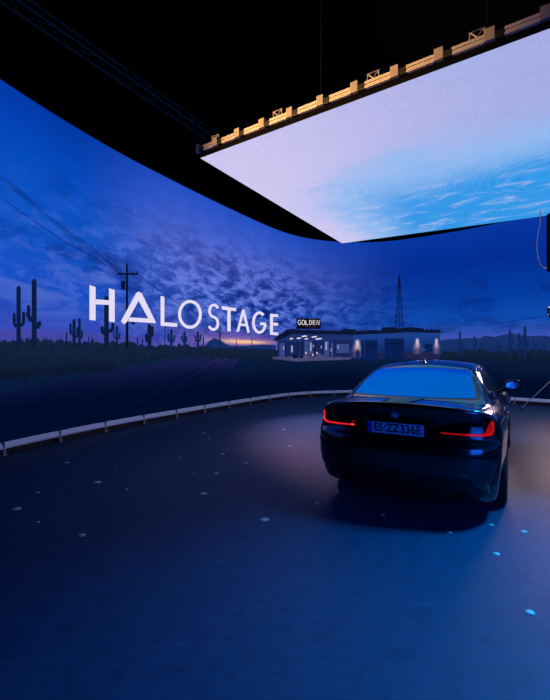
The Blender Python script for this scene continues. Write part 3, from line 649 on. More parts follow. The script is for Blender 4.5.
def body_f(x, y, z):
    ay = np.abs(y)
    crown = 0.030 * (ay / 0.6) ** 2
    f_top = (z - (TL(x) - crown)) * 0.97
    arch = 0.014 * (np.exp(-((x - AXR) / 0.40) ** 2) + np.exp(-((x - AXF) / 0.40) ** 2)) * np.exp(-((z - 0.62) / 0.22) ** 2)
    f_side = ay - (WX(x) + SPZ(z) + arch)
    f_rear = (RZ(z) + RY(ay) - x) * 0.9
    f_front = (x - (4.713 - FZ(z) - FY(ay))) * 0.85
    lo = smax(f_top, f_side, 0.085); lo = smax(lo, f_rear, 0.05); lo = smax(lo, f_front, 0.07); lo = smax(lo, 0.175 - z, 0.04)
    sl = np.where(x < 1.6, 0.93, np.where(x > 2.8, 0.90, 0.99))
    g_top = (z - (TG(x) - 0.050 * (ay / 0.55) ** 2)) * sl
    g_side = (ay - (GB(x) - 0.55 * (z - 0.95) - 0.16 * np.clip(z - 1.05, 0, 1) ** 2)) * 0.88
    gh = smax(g_top, g_side, 0.075); gh = smax(gh, 0.9 - z, 0.03)
    f = smin(lo, gh, 0.035)
    for ax in (AXR, AXF):
        c = np.hypot(x - ax, z - WR) - 0.368
        f = smax(f, -np.maximum(c, 0.60 - ay), 0.012)
    return f
def grad(p, e=1e-3):
    g = np.stack([body_f(*(p + np.array(d) * e).T) - body_f(*(p - np.array(d) * e).T) for d in ((1, 0, 0), (0, 1, 0), (0, 0, 1))], 1) / (2 * e)
    return g
def onto(p, n=5):
    for _ in range(n):
        g = grad(p); L2 = np.maximum((g * g).sum(1), 0.05); st_ = (body_f(*p.T) / L2)[:, None] * g
        l = np.linalg.norm(st_, axis=1)[:, None]; p = p - st_ * np.minimum(1, 0.01 / np.maximum(l, 1e-9))
    g = grad(p); return p, g / np.maximum(np.linalg.norm(g, axis=1), 1e-9)[:, None]
def surface_net(h=0.0165):
    xs = np.arange(-0.03, 4.76, h); ys = np.arange(-0.95, 0.951, h); zs = np.arange(0.12, 1.47, h)
    F = np.empty((len(xs), len(ys), len(zs)), np.float32)
    Yg, Zg = np.meshgrid(ys, zs, indexing='ij')
    for i, x in enumerate(xs): F[i] = body_f(np.full_like(Yg, x), Yg, Zg)
    nx, ny, nz = F.shape; sg = F < 0
    acc = np.zeros((nx - 1, ny - 1, nz - 1, 3), np.float32); cnt = np.zeros((nx - 1, ny - 1, nz - 1), np.float32)
    def sl(o): return tuple(slice(o[k], F.shape[k] - 1 + o[k]) for k in range(3))
    for ax_ in range(3):
        for a in (0, 1):
            for b in (0, 1):
                o = [a, b]; o.insert(ax_, 0); o2 = list(o); o2[ax_] = 1
                A, B = F[sl(o)], F[sl(o2)]; m = (A < 0) != (B < 0)
                t = np.where(m, A / np.where(m, A - B, 1), 0)
                for k in range(3): acc[..., k] += np.where(m, o[k] + (t if k == ax_ else 0), 0)
                cnt += m
    act = cnt > 0; idx = -np.ones(act.shape, int); idx[act] = np.arange(act.sum())
    I = np.argwhere(act); p = (I + acc[act] / cnt[act][:, None]) * h + np.array([xs[0], ys[0], zs[0]])
    quads = []
    for ax_ in range(3):
        d = [0, 0, 0]; d[ax_] = 1
        A = sg[:-1 if ax_ == 0 else None, :-1 if ax_ == 1 else None, :-1 if ax_ == 2 else None]; B = sg[d[0]:, d[1]:, d[2]:]
        E = np.argwhere(A != B); u_, v_ = (ax_ + 1) % 3, (ax_ + 2) % 3
        E = E[(E[:, u_] > 0) & (E[:, v_] > 0) & (E[:, u_] < F.shape[u_] - 1) & (E[:, v_] < F.shape[v_] - 1)]
        q = []
        for (du, dv) in ((0, 0), (1, 0), (1, 1), (0, 1)):
            e = E.copy(); e[:, u_] -= du; e[:, v_] -= dv; q.append(idx[e[:, 0], e[:, 1], e[:, 2]])
        q = np.stack(q, 1); fl = A[E[:, 0], E[:, 1], E[:, 2]]; q[~fl] = q[~fl][:, ::-1]; quads.append(q)
    return p, np.concatenate(quads)
Pv, Qf = surface_net(); Pv, Nv = onto(Pv.astype(float), 6)
car = empty('car', (0, 0, 0)); tag(car, 'black four-door saloon car with glowing red tail lights parked facing the screen', 'car')
M['car_paint'] = plain('car_paint', (0.0022, 0.0026, 0.006), 0.22, 0.0, 0.05, Coat_Weight=1.0, Coat_Roughness=0.03, Specular_IOR_Level=0.5)
M['blue_sheen_glass'] = plain('blue_sheen_glass', (0.003, 0.27, 0.64), 0.06, 1.0, 0.04, Specular_Tint=(0.05, 0.4, 1.0, 1.0))  # blue metallic base stands in for the ceiling screen's bright reflection
M['side_glass'] = plain('side_glass', (0.004, 0.005, 0.008), 0.04, 0.0, 0.05, Specular_IOR_Level=0.6)
M['gloss_black'] = plain('gloss_black', (0.004, 0.004, 0.005), 0.18); M['gap'] = plain('gap', (0.001, 0.001, 0.001), 0.9)
M['matte_plastic'] = plain('matte_plastic', (0.010, 0.010, 0.012), 0.55); M['rubber'] = plain('rubber', (0.010, 0.010, 0.010), 0.75)
M['chrome'] = plain('chrome', (0.62, 0.62, 0.66), 0.15, 1.0); M['rim_metal'] = plain('rim_metal', (0.10, 0.10, 0.11), 0.3, 0.9)
M['lens_red'] = plain('lens_red', (0.09, 0.002, 0.006), 0.08, 0.0, 0.1, Coat_Weight=0.5); M['lens_dark'] = plain('lens_dark', (0.010, 0.001, 0.002), 0.12)
M['tail_glow'] = glow('tail_glow', (238, 24, 40), 1.0, 0.15, 12); M['tail_dim'] = glow('tail_dim', (150, 8, 20), 1.0, 0.2, 12); M['tail_hot'] = glow('tail_hot', (255, 90, 60), 1.4, 0.1, 30)
M['plate_white'] = plain('plate_white', (0.62, 0.68, 0.92), 0.4, 0.0, 0.04); M['plate_blue'] = plain('plate_blue', (0.01, 0.03, 0.60), 0.4)  # plate white brightened and blued in place of plate lamp light
M['badge_blue'] = plain('badge_blue', (0.05, 0.22, 0.70), 0.2); M['badge_white'] = plain('badge_white', (0.6, 0.62, 0.66), 0.2)
M['head_glass'] = plain('head_glass', (0.35, 0.38, 0.42), 0.08, 0.7)
me = bpy.data.meshes.new('body'); me.from_pydata(Pv.tolist(), [], Qf.tolist()); me.materials.append(M['car_paint'])
for k in ('WORK',):
    me.shade_smooth(); me.update()
me.normals_split_custom_set_from_vertices([tuple(n) for n in Nv])
o = bpy.data.objects.new('body', me); link(o, car)
class Patch:
    """a thin panel laid on the body; outline in (a, z) seen along a level direction phi (0 = from behind, 90 = from the right side, 180 = from the front)"""
    def __init__(s, name, mat, parent=None, off=0.003): s.bm = bmesh.new(); s.name = name; s.mats = mat if isinstance(mat, list) else [mat]; s.par = parent or car; s.off = off; s.nm = []
    def add(s, P, phi=0.0, mi=0, res=0.04, top=False, off=None, mirror=False):
        off = s.off if off is None else off
        t = bmesh.new(); f = t.faces.new([t.verts.new((a, b, 0)) for a, b in P]); f.normal_update(); bmesh.ops.triangulate(t, faces=[f], quad_method='BEAUTY', ngon_method='EAR_CLIP')
        P_ = np.array(P); lo = P_.min(0); hi = P_.max(0)
        for k in range(2):
            for c in np.arange(lo[k] + res, hi[k], res):
                co_ = [0, 0, 0]; co_[k] = c; no = [0, 0, 0]; no[k] = 1
                bmesh.ops.bisect_plane(t, geom=t.verts[:] + t.edges[:] + t.faces[:], plane_co=co_, plane_no=no, dist=1e-6)
        t.verts.ensure_lookup_table(); V = np.array([v.co[:2] for v in t.verts])
        if top: o_ = np.c_[V[:, 0], V[:, 1], np.full(len(V), 1.6)]; d = np.array([0, 0, -1.0])
        else:
            ph = math.radians(phi); d = np.array([math.cos(ph), math.sin(ph), 0]); ea = np.array([-math.sin(ph), math.cos(ph), 0])
            o_ = V[:, :1] * ea + np.array([0, 0, 1]) * V[:, 1:] - d * (0.4 if phi == 0 else 1.2 if abs(phi) == 90 else 5.5 if phi == 180 else 1.3)
        T_ = np.zeros(len(V)); done = np.zeros(len(V), bool)
        for _ in range(260):
            p = o_ + d * T_[:, None]; fv = body_f(*p.T); done |= fv < 0; T_ = np.where(done, T_, T_ + 0.02)
        a_, b_ = T_ - 0.02, T_.copy()
        for _ in range(24):
            m_ = (a_ + b_) / 2; ins = body_f(*(o_ + d * m_[:, None]).T) < 0; b_ = np.where(ins, m_, b_); a_ = np.where(ins, a_, m_)
        p = o_ + d * b_[:, None]; g = grad(p); g /= np.linalg.norm(g, axis=1)[:, None]; p = p + g * off
        for sy in ((1, -1) if mirror else (1,)):
            W = np.array([1, sy, 1]); vs_ = [s.bm.verts.new(Vector(q * W)) for q in p]; s.nm += [tuple(q * W) for q in g]
            for f in t.faces:
                ids = [v.index for v in f.verts]; nrm = np.cross(p[ids[1]] - p[ids[0]], p[ids[2]] - p[ids[0]])
                if (nrm.dot(g[ids[0]]) < 0) ^ (sy < 0): ids = ids[::-1]
                try: nf = s.bm.faces.new([vs_[i] for i in ids]); nf.material_index = mi; nf.smooth = True
                except ValueError: pass
        t.free(); return s
    def done(s, label=None):
        me = bpy.data.meshes.new(s.name); s.bm.to_mesh(me); s.bm.free()
        for m in s.mats: me.materials.append(m)
        me.normals_split_custom_set_from_vertices(s.nm)
        o = bpy.data.objects.new(s.name, me); link(o, s.par)
        if label: o['label'] = label
        return o
def line_poly(pts, w):
    L, R = [], []
    for i, p in enumerate(pts):
        a, b = pts[max(i - 1, 0)], pts[min(i + 1, len(pts) - 1)]; d = Vector((b[0] - a[0], b[1] - a[1])).normalized()
        L.append((p[0] - d.y * w / 2, p[1] + d.x * w / 2)); R.append((p[0] + d.y * w / 2, p[1] - d.x * w / 2))
    return L + R[::-1]
def rnd(P, r=0.02, n=4):
    out = []; N_ = len(P)
    for i, p in enumerate(P):
        p = Vector(p); a = Vector(P[i - 1]); b = Vector(P[(i + 1) % N_]); da, db = (a - p), (b - p); q = min(r, da.length * .45, db.length * .45)
        A = p + da.normalized() * q; B = p + db.normalized() * q
        for k in range(n + 1): t_ = k / n; out.append(tuple(A * (1 - t_) ** 2 + p * 2 * t_ * (1 - t_) + B * t_ * t_))
    return out
mir = lambda P: [(-a, b) for a, b in P]
# rear window with black border
RW = [(-0.635, 1.072), (0.635, 1.072), (0.625, 1.11), (0.535, 1.330), (0.2, 1.352), (-0.2, 1.352), (-0.535, 1.330), (-0.625, 1.11)]
Patch('rear_window_frame', M['gloss_black'], off=0.0015).add(rnd([(a * 1.06, 1.212 + (b - 1.212) * 1.06) for a, b in RW], 0.03), 0, res=0.05).done('black rear window border')
Patch('rear_window', M['blue_sheen_glass'], off=0.0035).add(rnd(RW, 0.03), 0, res=0.05).done('blue reflecting rear window')
# windscreen, side glass
Patch('windscreen', M['side_glass'], off=0.002).add(rnd([(-0.66, 1.03), (0.66, 1.03), (0.53, 1.35), (0.2, 1.385), (-0.2, 1.385), (-0.53, 1.35)], 0.04), 180, res=0.06).done()
for sy, nm in ((1, -90), (-1, 90)):
    k = 1 if sy < 0 else -1                                  # outline a-axis for phi=+-90 is -+x
    f = lambda P: [(-a * k, b) for a, b in P]
    Patch('window_surround', M['gloss_black'], off=0.0012).add(rnd(f([(0.80, 1.07), (1.0, 1.005), (2.0, 0.985), (3.25, 0.985), (3.42, 1.01), (2.85, 1.325), (2.4, 1.375), (1.9, 1.375), (1.5, 1.345), (1.1, 1.24)]), 0.03), nm, res=0.05).done()
    Patch('rear_side_window', M['side_glass'], off=0.003).add(rnd(f([(0.95, 1.10), (1.08, 1.03), (1.96, 1.01), (1.93, 1.355), (1.55, 1.335), (1.2, 1.24)]), 0.03), nm, res=0.05).done()
    Patch('front_side_window', M['side_glass'], off=0.003).add(rnd(f([(2.08, 1.01), (3.20, 1.01), (2.80, 1.31), (2.4, 1.355), (2.05, 1.357)]), 0.03), nm, res=0.05).done()
    P_ = Patch('window_trim', M['chrome'], off=0.005); P_.add(f(line_poly([(0.86, 1.07), (1.02, 1.012), (2.0, 0.994), (3.25, 0.994)], 0.012)), nm, res=0.05); P_.done('thin bright strip under the side windows')
    for gp in ([(1.20, 0.97), (1.30, 0.80), (1.46, 0.52), (1.50, 0.30)], [(2.10, 0.965), (2.16, 0.70), (2.16, 0.30)], [(3.34, 0.95), (3.36, 0.70), (3.28, 0.30)]):
        Patch('door_gap', M['gap'], off=0.0012).add(f(line_poly(gp, 0.008)), nm, res=0.04).done()
    for hx in (1.36, 2.28):
        bm = bmesh.new(); W_ = float(WX(np.array(hx + 0.1)) + SPZ(np.array(0.86))); tube(bm, [(hx, sy * (W_ - 0.01), 0.862), (hx + 0.03, sy * (W_ + 0.03), 0.865), (hx + 0.19, sy * (W_ + 0.03), 0.862), (hx + 0.22, sy * (W_ - 0.01), 0.858)], 0.012, 8); obj('door_handle', bm, M['car_paint'], car)
    P_ = Patch('fuel_flap_gap', M['gap'], off=0.001) if sy < 0 else None
    if P_:
        ring = [(0.74 + 0.085 * math.cos(a), 0.86 + 0.075 * math.sin(a)) for a in np.linspace(0, 6.283, 25)[:-1]]
        for a, b in zip(ring, ring[1:] + ring[:1]): P_.add(f(line_poly([a, b], 0.006)), nm, res=0.1)
        P_.done()
    # sill and wheel arch lining
    Patch('side_skirt', M['matte_plastic'], off=0.003).add(f([(1.45, 0.20), (3.45, 0.20), (3.45, 0.255), (1.45, 0.265)]), nm, res=0.08).done()
# boot lid gaps
P_ = Patch('boot_gap', M['gap'], off=0.0012)
for sgn in (1, -1): P_.add([(sgn * a, b) for a, b in line_poly([(0.665, 1.02), (0.63, 0.955), (0.575, 0.885), (0.56, 0.78), (0.52, 0.705), (0.40, 0.692)], 0.007)], 0, res=0.03)
P_.add(line_poly([(-0.40, 0.692), (0.0, 0.686), (0.40, 0.692)], 0.007), 0, res=0.05); P_.done()
P_ = Patch('boot_lip', M['gloss_black'], off=0.004); P_.add([(-0.66, 1.020), (0.66, 1.020), (0.62, 1.034), (0.0, 1.044), (-0.62, 1.034)], 0, res=0.05); P_.done('gloss black lip across the boot edge')
# tail lights: looked at from behind and a little outside, so that they wrap the corner
PH = 38.0
def tail(sy):
    # outline coordinates for the left light (+y); phi turned inward
    r = math.radians(PH); A = lambda y, x: x * math.sin(r) + y * math.cos(r)
    phi = -PH if sy > 0 else PH; s_ = 1 if sy > 0 else -1
    m_ = lambda P: [(s_ * a, b) for a, b in P]
    out = [(0.32, 0.812), (0.36, 0.862), (0.55, 0.922), (0.70, 0.945), (0.79, 0.940), (0.812, 0.925), (0.808, 0.840), (0.79, 0.805), (0.72, 0.780), (0.52, 0.782), (0.36, 0.792)]
    L_ = Patch('tail_light', M['lens_dark'], off=0.006); L_.add(rnd(m_(out), 0.012), phi, res=0.03); o = L_.done('dark red tail light lens lit by a red L')
    G_ = Patch('light_bar', [M['tail_glow'], M['tail_dim'], M['tail_hot']], o, off=0.009)
    if sy > 0:
        G_.add(rnd(m_([(0.757, 0.915), (0.775, 0.928), (0.800, 0.918), (0.797, 0.838), (0.775, 0.806), (0.70, 0.797), (0.52, 0.802), (0.37, 0.810), (0.37, 0.823), (0.52, 0.818), (0.69, 0.816), (0.745, 0.830)]), 0.01), phi, res=0.03)
        G_.add(m_([(0.765, 0.826), (0.782, 0.826), (0.782, 0.845), (0.765, 0.845)]), phi, 2, 0.05, off=0.0115); G_.add(m_([(0.385, 0.811), (0.41, 0.811), (0.41, 0.824), (0.385, 0.824)]), phi, 2, 0.05, off=0.0115)
        G_.add(m_([(0.375, 0.842), (0.405, 0.842), (0.405, 0.853), (0.375, 0.853)]), phi, 1, 0.05, off=0.0115)
    else:
        G_.add(rnd(m_([(0.765, 0.930), (0.785, 0.935), (0.800, 0.920), (0.797, 0.835), (0.775, 0.803), (0.70, 0.794), (0.52, 0.800), (0.37, 0.808), (0.37, 0.819), (0.52, 0.815), (0.665, 0.815), (0.71, 0.832)]), 0.008), phi, 1, res=0.03)
        G_.add(m_(line_poly([(0.786, 0.92), (0.788, 0.85), (0.765, 0.818), (0.69, 0.806), (0.56, 0.808)], 0.007)), phi, 0, 0.03, off=0.0115)
    G_.done('glowing red L inside the lens')
tail(1); tail(-1)
# bumper details
Patch('diffuser', M['matte_plastic'], off=0.004).add([(-0.70, 0.22), (0.70, 0.22), (0.74, 0.30), (0.62, 0.42), (0.50, 0.435), (-0.50, 0.435), (-0.62, 0.42), (-0.74, 0.30)], 0, res=0.05).done('matte black lower bumper insert')
for sy in (1, -1):
    phi = -30 if sy > 0 else 30; s_ = sy; m_ = lambda P: [(s_ * a, b) for a, b in P]
    sl_ = Patch('bumper_slot', M['gloss_black'], off=0.003); sl_.add(rnd(m_([(0.56, 0.600), (0.86, 0.615), (0.87, 0.640), (0.56, 0.632)]), 0.008), phi, res=0.03); so = sl_.done()
    Patch('reflector', M['lens_red'], so, off=0.006).add(m_([(0.575, 0.606), (0.80, 0.616), (0.80, 0.634), (0.575, 0.627)]), phi, res=0.03).done('red reflector strip')
    Patch('vent_blade', M['gloss_black'], off=0.003).add(rnd(m_([(0.78, 0.36), (0.86, 0.36), (0.885, 0.54), (0.86, 0.55)]), 0.01), phi, res=0.03).done()
    bm = bmesh.new(); lathe(bm, [(0.047, 0.0), (0.053, 0.0), (0.053, 0.22), (0.047, 0.22)], (0.13, sy * 0.55, 0.29), 24, axis='x', close=True); obj('exhaust_tip', bm, M['gloss_black'], car)
    Patch('headlight', M['head_glass'], off=0.004).add(rnd(m_([(-0.36 * -1, 0.66), (0.78, 0.70), (0.80, 0.78), (0.40, 0.745)]) if sy < 0 else m_([(0.36, 0.66), (0.78, 0.70), (0.80, 0.78), (0.40, 0.745)]), 0.015), 180, res=0.03).done()
    P_ = Patch('grille', M['gloss_black'], off=0.004); P_.add(rnd(m_([(0.03, 0.56), (0.27, 0.57), (0.30, 0.66), (0.26, 0.735), (0.06, 0.735), (0.02, 0.66)]), 0.03), 180, res=0.03); go = P_.done()
    P_ = Patch('grille_bar', M['chrome'], go, off=0.008)
    for k in range(7): P_.add(m_([(0.05 + k * 0.033, 0.58), (0.057 + k * 0.033, 0.58), (0.057 + k * 0.033, 0.72), (0.05 + k * 0.033, 0.72)]), 180, res=0.04)
    P_.done()
Patch('front_intake', M['matte_plastic'], off=0.003).add(rnd([(-0.72, 0.26), (0.72, 0.26), (0.76, 0.40), (0.55, 0.50), (-0.55, 0.50), (-0.76, 0.40)], 0.03), 180, res=0.05).done()
# number plate
tilt = Matrix.Rotation(math.radians(-12), 3, 'Y')
ZP, XP = 0.822, 0.048
bm = bmesh.new(); box(bm, (XP + 0.012, 0, ZP), (0.02, 0.54, 0.125), tilt, 0.004); pf = obj('plate_holder', bm, M['gloss_black'], car)
bm = bmesh.new(); box(bm, (XP - 0.001, 0, ZP), (0.006, 0.52, 0.11), tilt, 0.001); pl = tag(obj('number_plate', bm, M['plate_white'], car), 'white number plate reading ES ZZ 336E')
bm = bmesh.new(); box(bm, (XP - 0.0022, 0.237, ZP), (0.006, 0.044, 0.108), tilt, 0.001); obj('country_band', bm, M['plate_blue'], pl)
def text_mesh(s, h, name, mat, parent, loc, rot, squash=1.0, bold=0.0, ext=0.001):
    cu_ = bpy.data.curves.new(name, 'FONT'); cu_.body = s; cu_.size = h / 0.72; cu_.align_x = 'CENTER'; cu_.align_y = 'CENTER'; cu_.extrude = ext; cu_.offset = bold; cu_.space_character = 1.06
    to = bpy.data.objects.new(name, cu_); COL.objects.link(to); dg = bpy.context.evaluated_depsgraph_get(); me_ = bpy.data.meshes.new_from_object(to.evaluated_get(dg)); bpy.data.objects.remove(to); bpy.data.curves.remove(cu_)
    me_.materials.append(mat); o = bpy.data.objects.new(name, me_); link(o, parent); o.location = loc; o.rotation_euler = rot; o.scale = (squash, 1, 1); return o
rp = (Matrix.Rotation(math.radians(-12), 4, 'Y') @ Matrix(((0, 0, -1, 0), (-1, 0, 0, 0), (0, 1, 0, 0), (0, 0, 0, 1)))).to_euler()
text_mesh('ES', 0.082, 'plate_characters', M['gap'], pl, (XP - 0.005, 0.152, ZP), rp, 0.80, 0.0025); text_mesh('ZZ', 0.082, 'plate_characters', M['gap'], pl, (XP - 0.005, 0.016, ZP), rp, 0.80, 0.0025); text_mesh('336E', 0.082, 'plate_characters', M['gap'], pl, (XP - 0.005, -0.145, ZP), rp, 0.80, 0.0025)
bm = bmesh.new(); 
for z_, r_ in ((0.016, 0.014), (-0.016, 0.013)): box(bm, Vector((XP - 0.005, 0.085, ZP)) + tilt @ Vector((0, 0, z_)), (0.003, r_ * 1.5, r_ * 1.5), tilt, 0.002)
obj('plate_seal', bm, M['badge_blue'], pl)
# round badge
bz = 0.942; bx = float(RZ(np.array(bz))) - 0.002; br = 0.041
bm = bmesh.new(); lathe(bm, [(0, 0.012), (br, 0.012), (br, -0.004), (br - 0.004, -0.007), (0, -0.007)], (bx, 0, bz), 32, axis='x'); bd = obj('badge', bm, M['gloss_black'], car)
bm = bmesh.new(); lathe(bm, [(br - 0.001, -0.006), (br - 0.001, -0.009), (br - 0.004, -0.009), (br - 0.004, -0.006)], (bx, 0, bz), 32, axis='x', close=True); lathe(bm, [(br * 0.62, -0.006), (br * 0.62, -0.009), (br * 0.56, -0.009), (br * 0.56, -0.006)], (bx, 0, bz), 32, axis='x', close=True); obj('badge_ring', bm, M['chrome'], bd)
bm = bmesh.new()
for k in range(4):
    cv_ = bm.verts.new((bx - 0.0085, 0, bz)); ring = [bm.verts.new((bx - 0.0085, br * 0.56 * math.cos(a), bz + br * 0.56 * math.sin(a))) for a in np.linspace(k * math.pi / 2, (k + 1) * math.pi / 2, 9)]
    for a, b in zip(ring[:-1], ring[1:]): bm.faces.new((cv_, a, b)).material_index = k % 2
obj('badge_quarters', bm, [M['badge_white'], M['badge_blue']], bd)
for k, (ch, a0) in enumerate((('B', 145), ('M', 90), ('W', 35))):
    a = math.radians(a0); text_mesh(ch, 0.013, 'badge_letter', M['badge_white'], bd, (bx - 0.0075, -br * 0.78 * math.cos(a), bz + br * 0.78 * math.sin(a)), (Matrix(((0, 0, -1, 0), (-1, 0, 0, 0), (0, 1, 0, 0), (0, 0, 0, 1))) @ Matrix.Rotation(a - math.pi / 2, 4, 'Z')).to_euler(), 1.0, 0.0)
text_mesh('330e', 0.034, 'model_letters', M['chrome'], car, (float(RZ(np.array(0.90)) + RY(np.array(0.40))) - 0.006, -0.40, 0.905), (Matrix(((0, 0, -1, 0), (-1, 0, 0, 0), (0, 1, 0, 0), (0, 0, 0, 1))) @ Matrix.Rotation(math.radians(9), 4, 'Y')).to_euler(), 1.1, 0.001, 0.003)
# aerial fin
bm = bmesh.new(); prof = [(1.46, 1.398, 0.026), (1.475, 1.43, 0.016), (1.50, 1.465, 0.009), (1.525, 1.468, 0.008), (1.57, 1.45, 0.014), (1.64, 1.425, 0.012), (1.70, 1.415, 0.004)]
A = []
for x_, z_, w_ in prof: A.append([bm.verts.new((x_, y_, zz_)) for y_, zz_ in ((-w_ * 1.5, 1.385), (-w_, (z_ + 1.385) / 2), (-w_ * 0.35, z_), (w_ * 0.35, z_), (w_, (z_ + 1.385) / 2), (w_ * 1.5, 1.385))])
for a, b in zip(A[:-1], A[1:]):
    for k in range(6): f = bm.faces.new((a[k], a[(k + 1) % 6], b[(k + 1) % 6], b[k])); f.smooth = True
bm.faces.new(A[0]); bm.faces.new(A[-1]); bmesh.ops.recalc_face_normals(bm, faces=bm.faces[:]); obj('aerial_fin', bm, M['car_paint'], car)
# door mirrors
for sy in (1, -1):
    bm = bmesh.new(); rings = []
    for (x_, sx_, sz_) in ((2.92, 0.085, 0.055), (2.925, 0.105, 0.072), (2.98, 0.108, 0.076), (3.04, 0.09, 0.066), (3.085, 0.05, 0.035), (3.095, 0.01, 0.01)):
        rings.append([bm.verts.new((x_ + 0.03 * math.cos(a), sy * (0.945 + sx_ * (abs(math.cos(a)) ** 0.7) * (1 if math.cos(a) > 0 else -1)), 1.075 + sz_ * (abs(math.sin(a)) ** 0.75) * (1 if math.sin(a) > 0 else -1) + 0.010 * math.cos(a))) for a in np.linspace(0, 2 * math.pi, 29)[:-1]])
    for a, b in zip(rings[:-1], rings[1:]):
        for k in range(28): f = bm.faces.new((a[k], a[(k + 1) % 28], b[(k + 1) % 28], b[k])); f.smooth = True
    bm.faces.new(rings[0]); bm.faces.new(rings[-1]); bmesh.ops.recalc_face_normals(bm, faces=bm.faces[:])
    mo = obj('door_mirror', bm, M['gloss_black'], car)
    bm = bmesh.new(); ring = [bm.verts.new((2.912 + 0.03 * math.cos(a), sy * (0.945 + 0.082 * (abs(math.cos(a)) ** 0.7) * (1 if math.cos(a) > 0 else -1)), 1.075 + 0.052 * (abs(math.sin(a)) ** 0.75) * (1 if math.sin(a) > 0 else -1) + 0.010 * math.cos(a))) for a in np.linspace(0, 2 * math.pi, 29)[:-1]]
    f = bm.faces.new(ring); bmesh.ops.recalc_face_normals(bm, faces=bm.faces[:]); obj('mirror_glass', bm, M['chrome'], mo)
    bm = bmesh.new(); tube(bm, [(3.02, sy * 0.80, 0.985), (3.00, sy * 0.86, 1.01), (2.99, sy * 0.90, 1.045)], [0.03, 0.024, 0.03], 10); obj('mirror_arm', bm, M['gloss_black'], mo)
# wheels
def wheel(ax, sy):
    yo = sy * 0.895
    bm = bmesh.new(); w_ = 0.24; pr = [(0.235, 0.0), (0.250, 0.004), (0.300, 0.010), (0.322, 0.006), (0.331, -0.02), (0.333, -0.06), (0.333, -0.18), (0.331, -0.22), (0.30, -0.245), (0.235, -0.24)]
    lathe(bm, [(r_, sy * t_) for r_, t_ in pr], (ax, yo, WR), 56, close=True)
    for g_ in (-0.07, -0.12, -0.17): lathe(bm, [(0.3335, sy * (g_ - 0.004)), (0.3342, sy * g_), (0.3335, sy * (g_ + 0.004))], (ax, yo, WR), 56)
    wl = obj('wheel', bm, M['rubber'], car)
    bm = bmesh.new(); lathe(bm, [(r_, sy * t_) for r_, t_ in [(0.236, 0.004), (0.222, 0.0), (0.215, -0.02), (0.205, -0.10), (0.205, -0.22), (0.236, -0.22)]], (ax, yo, WR), 48, close=True)
    lathe(bm, [(0.0, sy * -0.012), (0.055, sy * -0.014), (0.065, sy * -0.03), (0.065, sy * -0.08), (0.0, sy * -0.08)], (ax, yo, WR), 28)
    for k in range(5):
        for dlt in (-0.16, 0.16):
            a = k * 2 * math.pi / 5 + 0.3; c_ = Vector((math.cos(a), 0, math.sin(a))); e = Vector((math.cos(a + dlt), 0, math.sin(a + dlt)))
            p0 = Vector((ax, yo - sy * 0.03, WR)) + c_ * 0.05; p1 = Vector((ax, yo - sy * 0.012, WR)) + e * 0.220; tube(bm, [p0, (p0 + p1) / 2, p1], [0.017, 0.013, 0.012], 8)
    obj('rim', bm, M['rim_metal'], wl)
    bm = bmesh.new(); lathe(bm, [(0.06, sy * -0.10), (0.165, sy * -0.10), (0.165, sy * -0.125), (0.06, sy * -0.125)], (ax, yo, WR), 36, close=True); obj('brake_disc', bm, M['rim_metal'], wl)
for ax in (AXR, AXF):
    for sy in (1, -1): wheel(ax, sy)
bm = bmesh.new(); box(bm, (2.3, 0, 0.24), (3.9, 1.15, 0.10), None, 0.03); box(bm, (0.55, 0, 0.30), (0.6, 0.9, 0.16), None, 0.04); obj('underbody', bm, M['matte_plastic'], car)
CARP = Vector((1.095, 3.76, 0.0))
car.location = CARP; car.rotation_euler = (0, 0, math.pi / 2 - TH + math.radians(1.3))
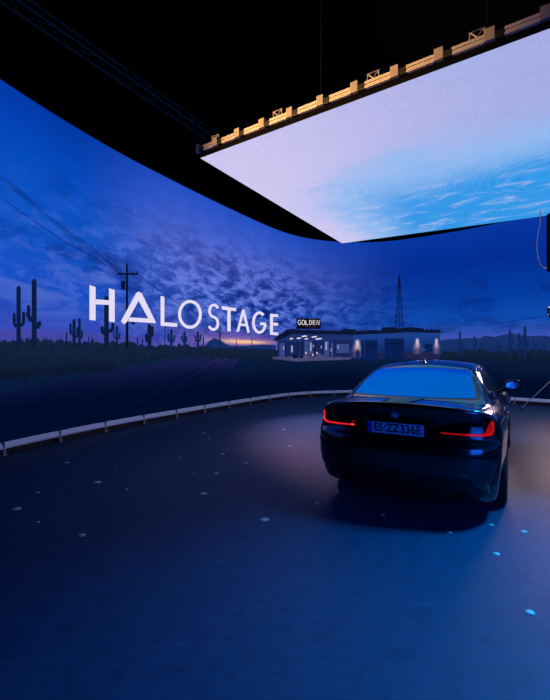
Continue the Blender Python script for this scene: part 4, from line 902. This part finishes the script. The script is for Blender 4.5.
# ------------------------------------------------------------------ lights
def spot(name, loc, target, power, col, size_deg, blend=0.5, rad=0.1):
    l = bpy.data.lights.new(name, 'SPOT'); l.energy = power; l.color = col; l.spot_size = math.radians(size_deg); l.spot_blend = blend; l.shadow_soft_size = rad
    o = bpy.data.objects.new(name, l); link(o); o.location = loc; o.rotation_euler = (Vector(target) - Vector(loc)).to_track_quat('-Z', 'Y').to_euler(); return o
def area(name, loc, target, power, col, sx, sy):
    l = bpy.data.lights.new(name, 'AREA'); l.energy = power; l.color = col; l.shape = 'RECTANGLE'; l.size = sx; l.size_y = sy
    o = bpy.data.objects.new(name, l); link(o); o.location = loc; o.rotation_euler = (Vector(target) - Vector(loc)).to_track_quat('-Z', 'Y').to_euler(); return o
spot('stage_spotlight', uv2w(-5.6, 9.5, 5.3), uv2w(-2.5, 7.8, 0), 2500, (1.0, 0.50, 0.72), 54, 0.9, 0.08)
spot('edge_spotlight', uv2w(-5.2, 1.0, 5.0), uv2w(-2.95, 5.9, CZ + 0.15), 3100, (1.0, 0.52, 0.16), 55, 0.85, 0.1)
spot('floor_patch_fill', uv2w(0.5, 5.1, 5.2), uv2w(-0.12, 4.95, 0), 900, (1.0, 0.40, 0.28), 7.5, 0.15, 0.02)  # added lamp, mimics light the car flank throws on the floor
area('stand_lamp', (7.75, 10.9, 2.85), (1.9, 5.0, 0.7), 80, (1.0, 0.66, 0.55), 0.9, 0.9)
area('blue_wash_lamp', (3.0, -0.7, 1.5), (1.6, 3.6, 0.5), 70, (0.01, 0.12, 1.0), 1.7, 1.5)
spot('blue_floor_fill', uv2w(1.7, 5.7, 5.25), uv2w(0.7, 2.7, 0), 3300, (0.0, 0.42, 1.0), 58, 1.0, 0.4)  # added unseen fill, brightens the foreground floor blue
w = bpy.data.worlds.new('stage_dark'); SC.world = w; w.use_nodes = True
bg = w.node_tree.nodes.get('Background') or w.node_tree.nodes.new('ShaderNodeBackground'); bg.inputs[0].default_value = (0.004, 0.006, 0.012, 1); bg.inputs[1].default_value = 0.1
# ------------------------------------------------------------------ camera
cam = bpy.data.cameras.new('camera'); co = bpy.data.objects.new('camera', cam); link(co)
cam.sensor_fit = 'HORIZONTAL'; cam.sensor_width = 36.0; cam.lens = FPX / 550.0 * 36.0; cam.shift_y = (HY - 350.0) / 550.0; cam.clip_start = 0.05
co.location = (0, 0, CAM_H); co.rotation_euler = (math.pi / 2, 0, 0); SC.camera = co
vs = SC.view_settings; SC.display_settings.display_device = 'sRGB'; vs.view_transform = 'Standard'; vs.look = 'None'; vs.exposure = 0.0; vs.gamma = 1.0; vs.use_curve_mapping = False
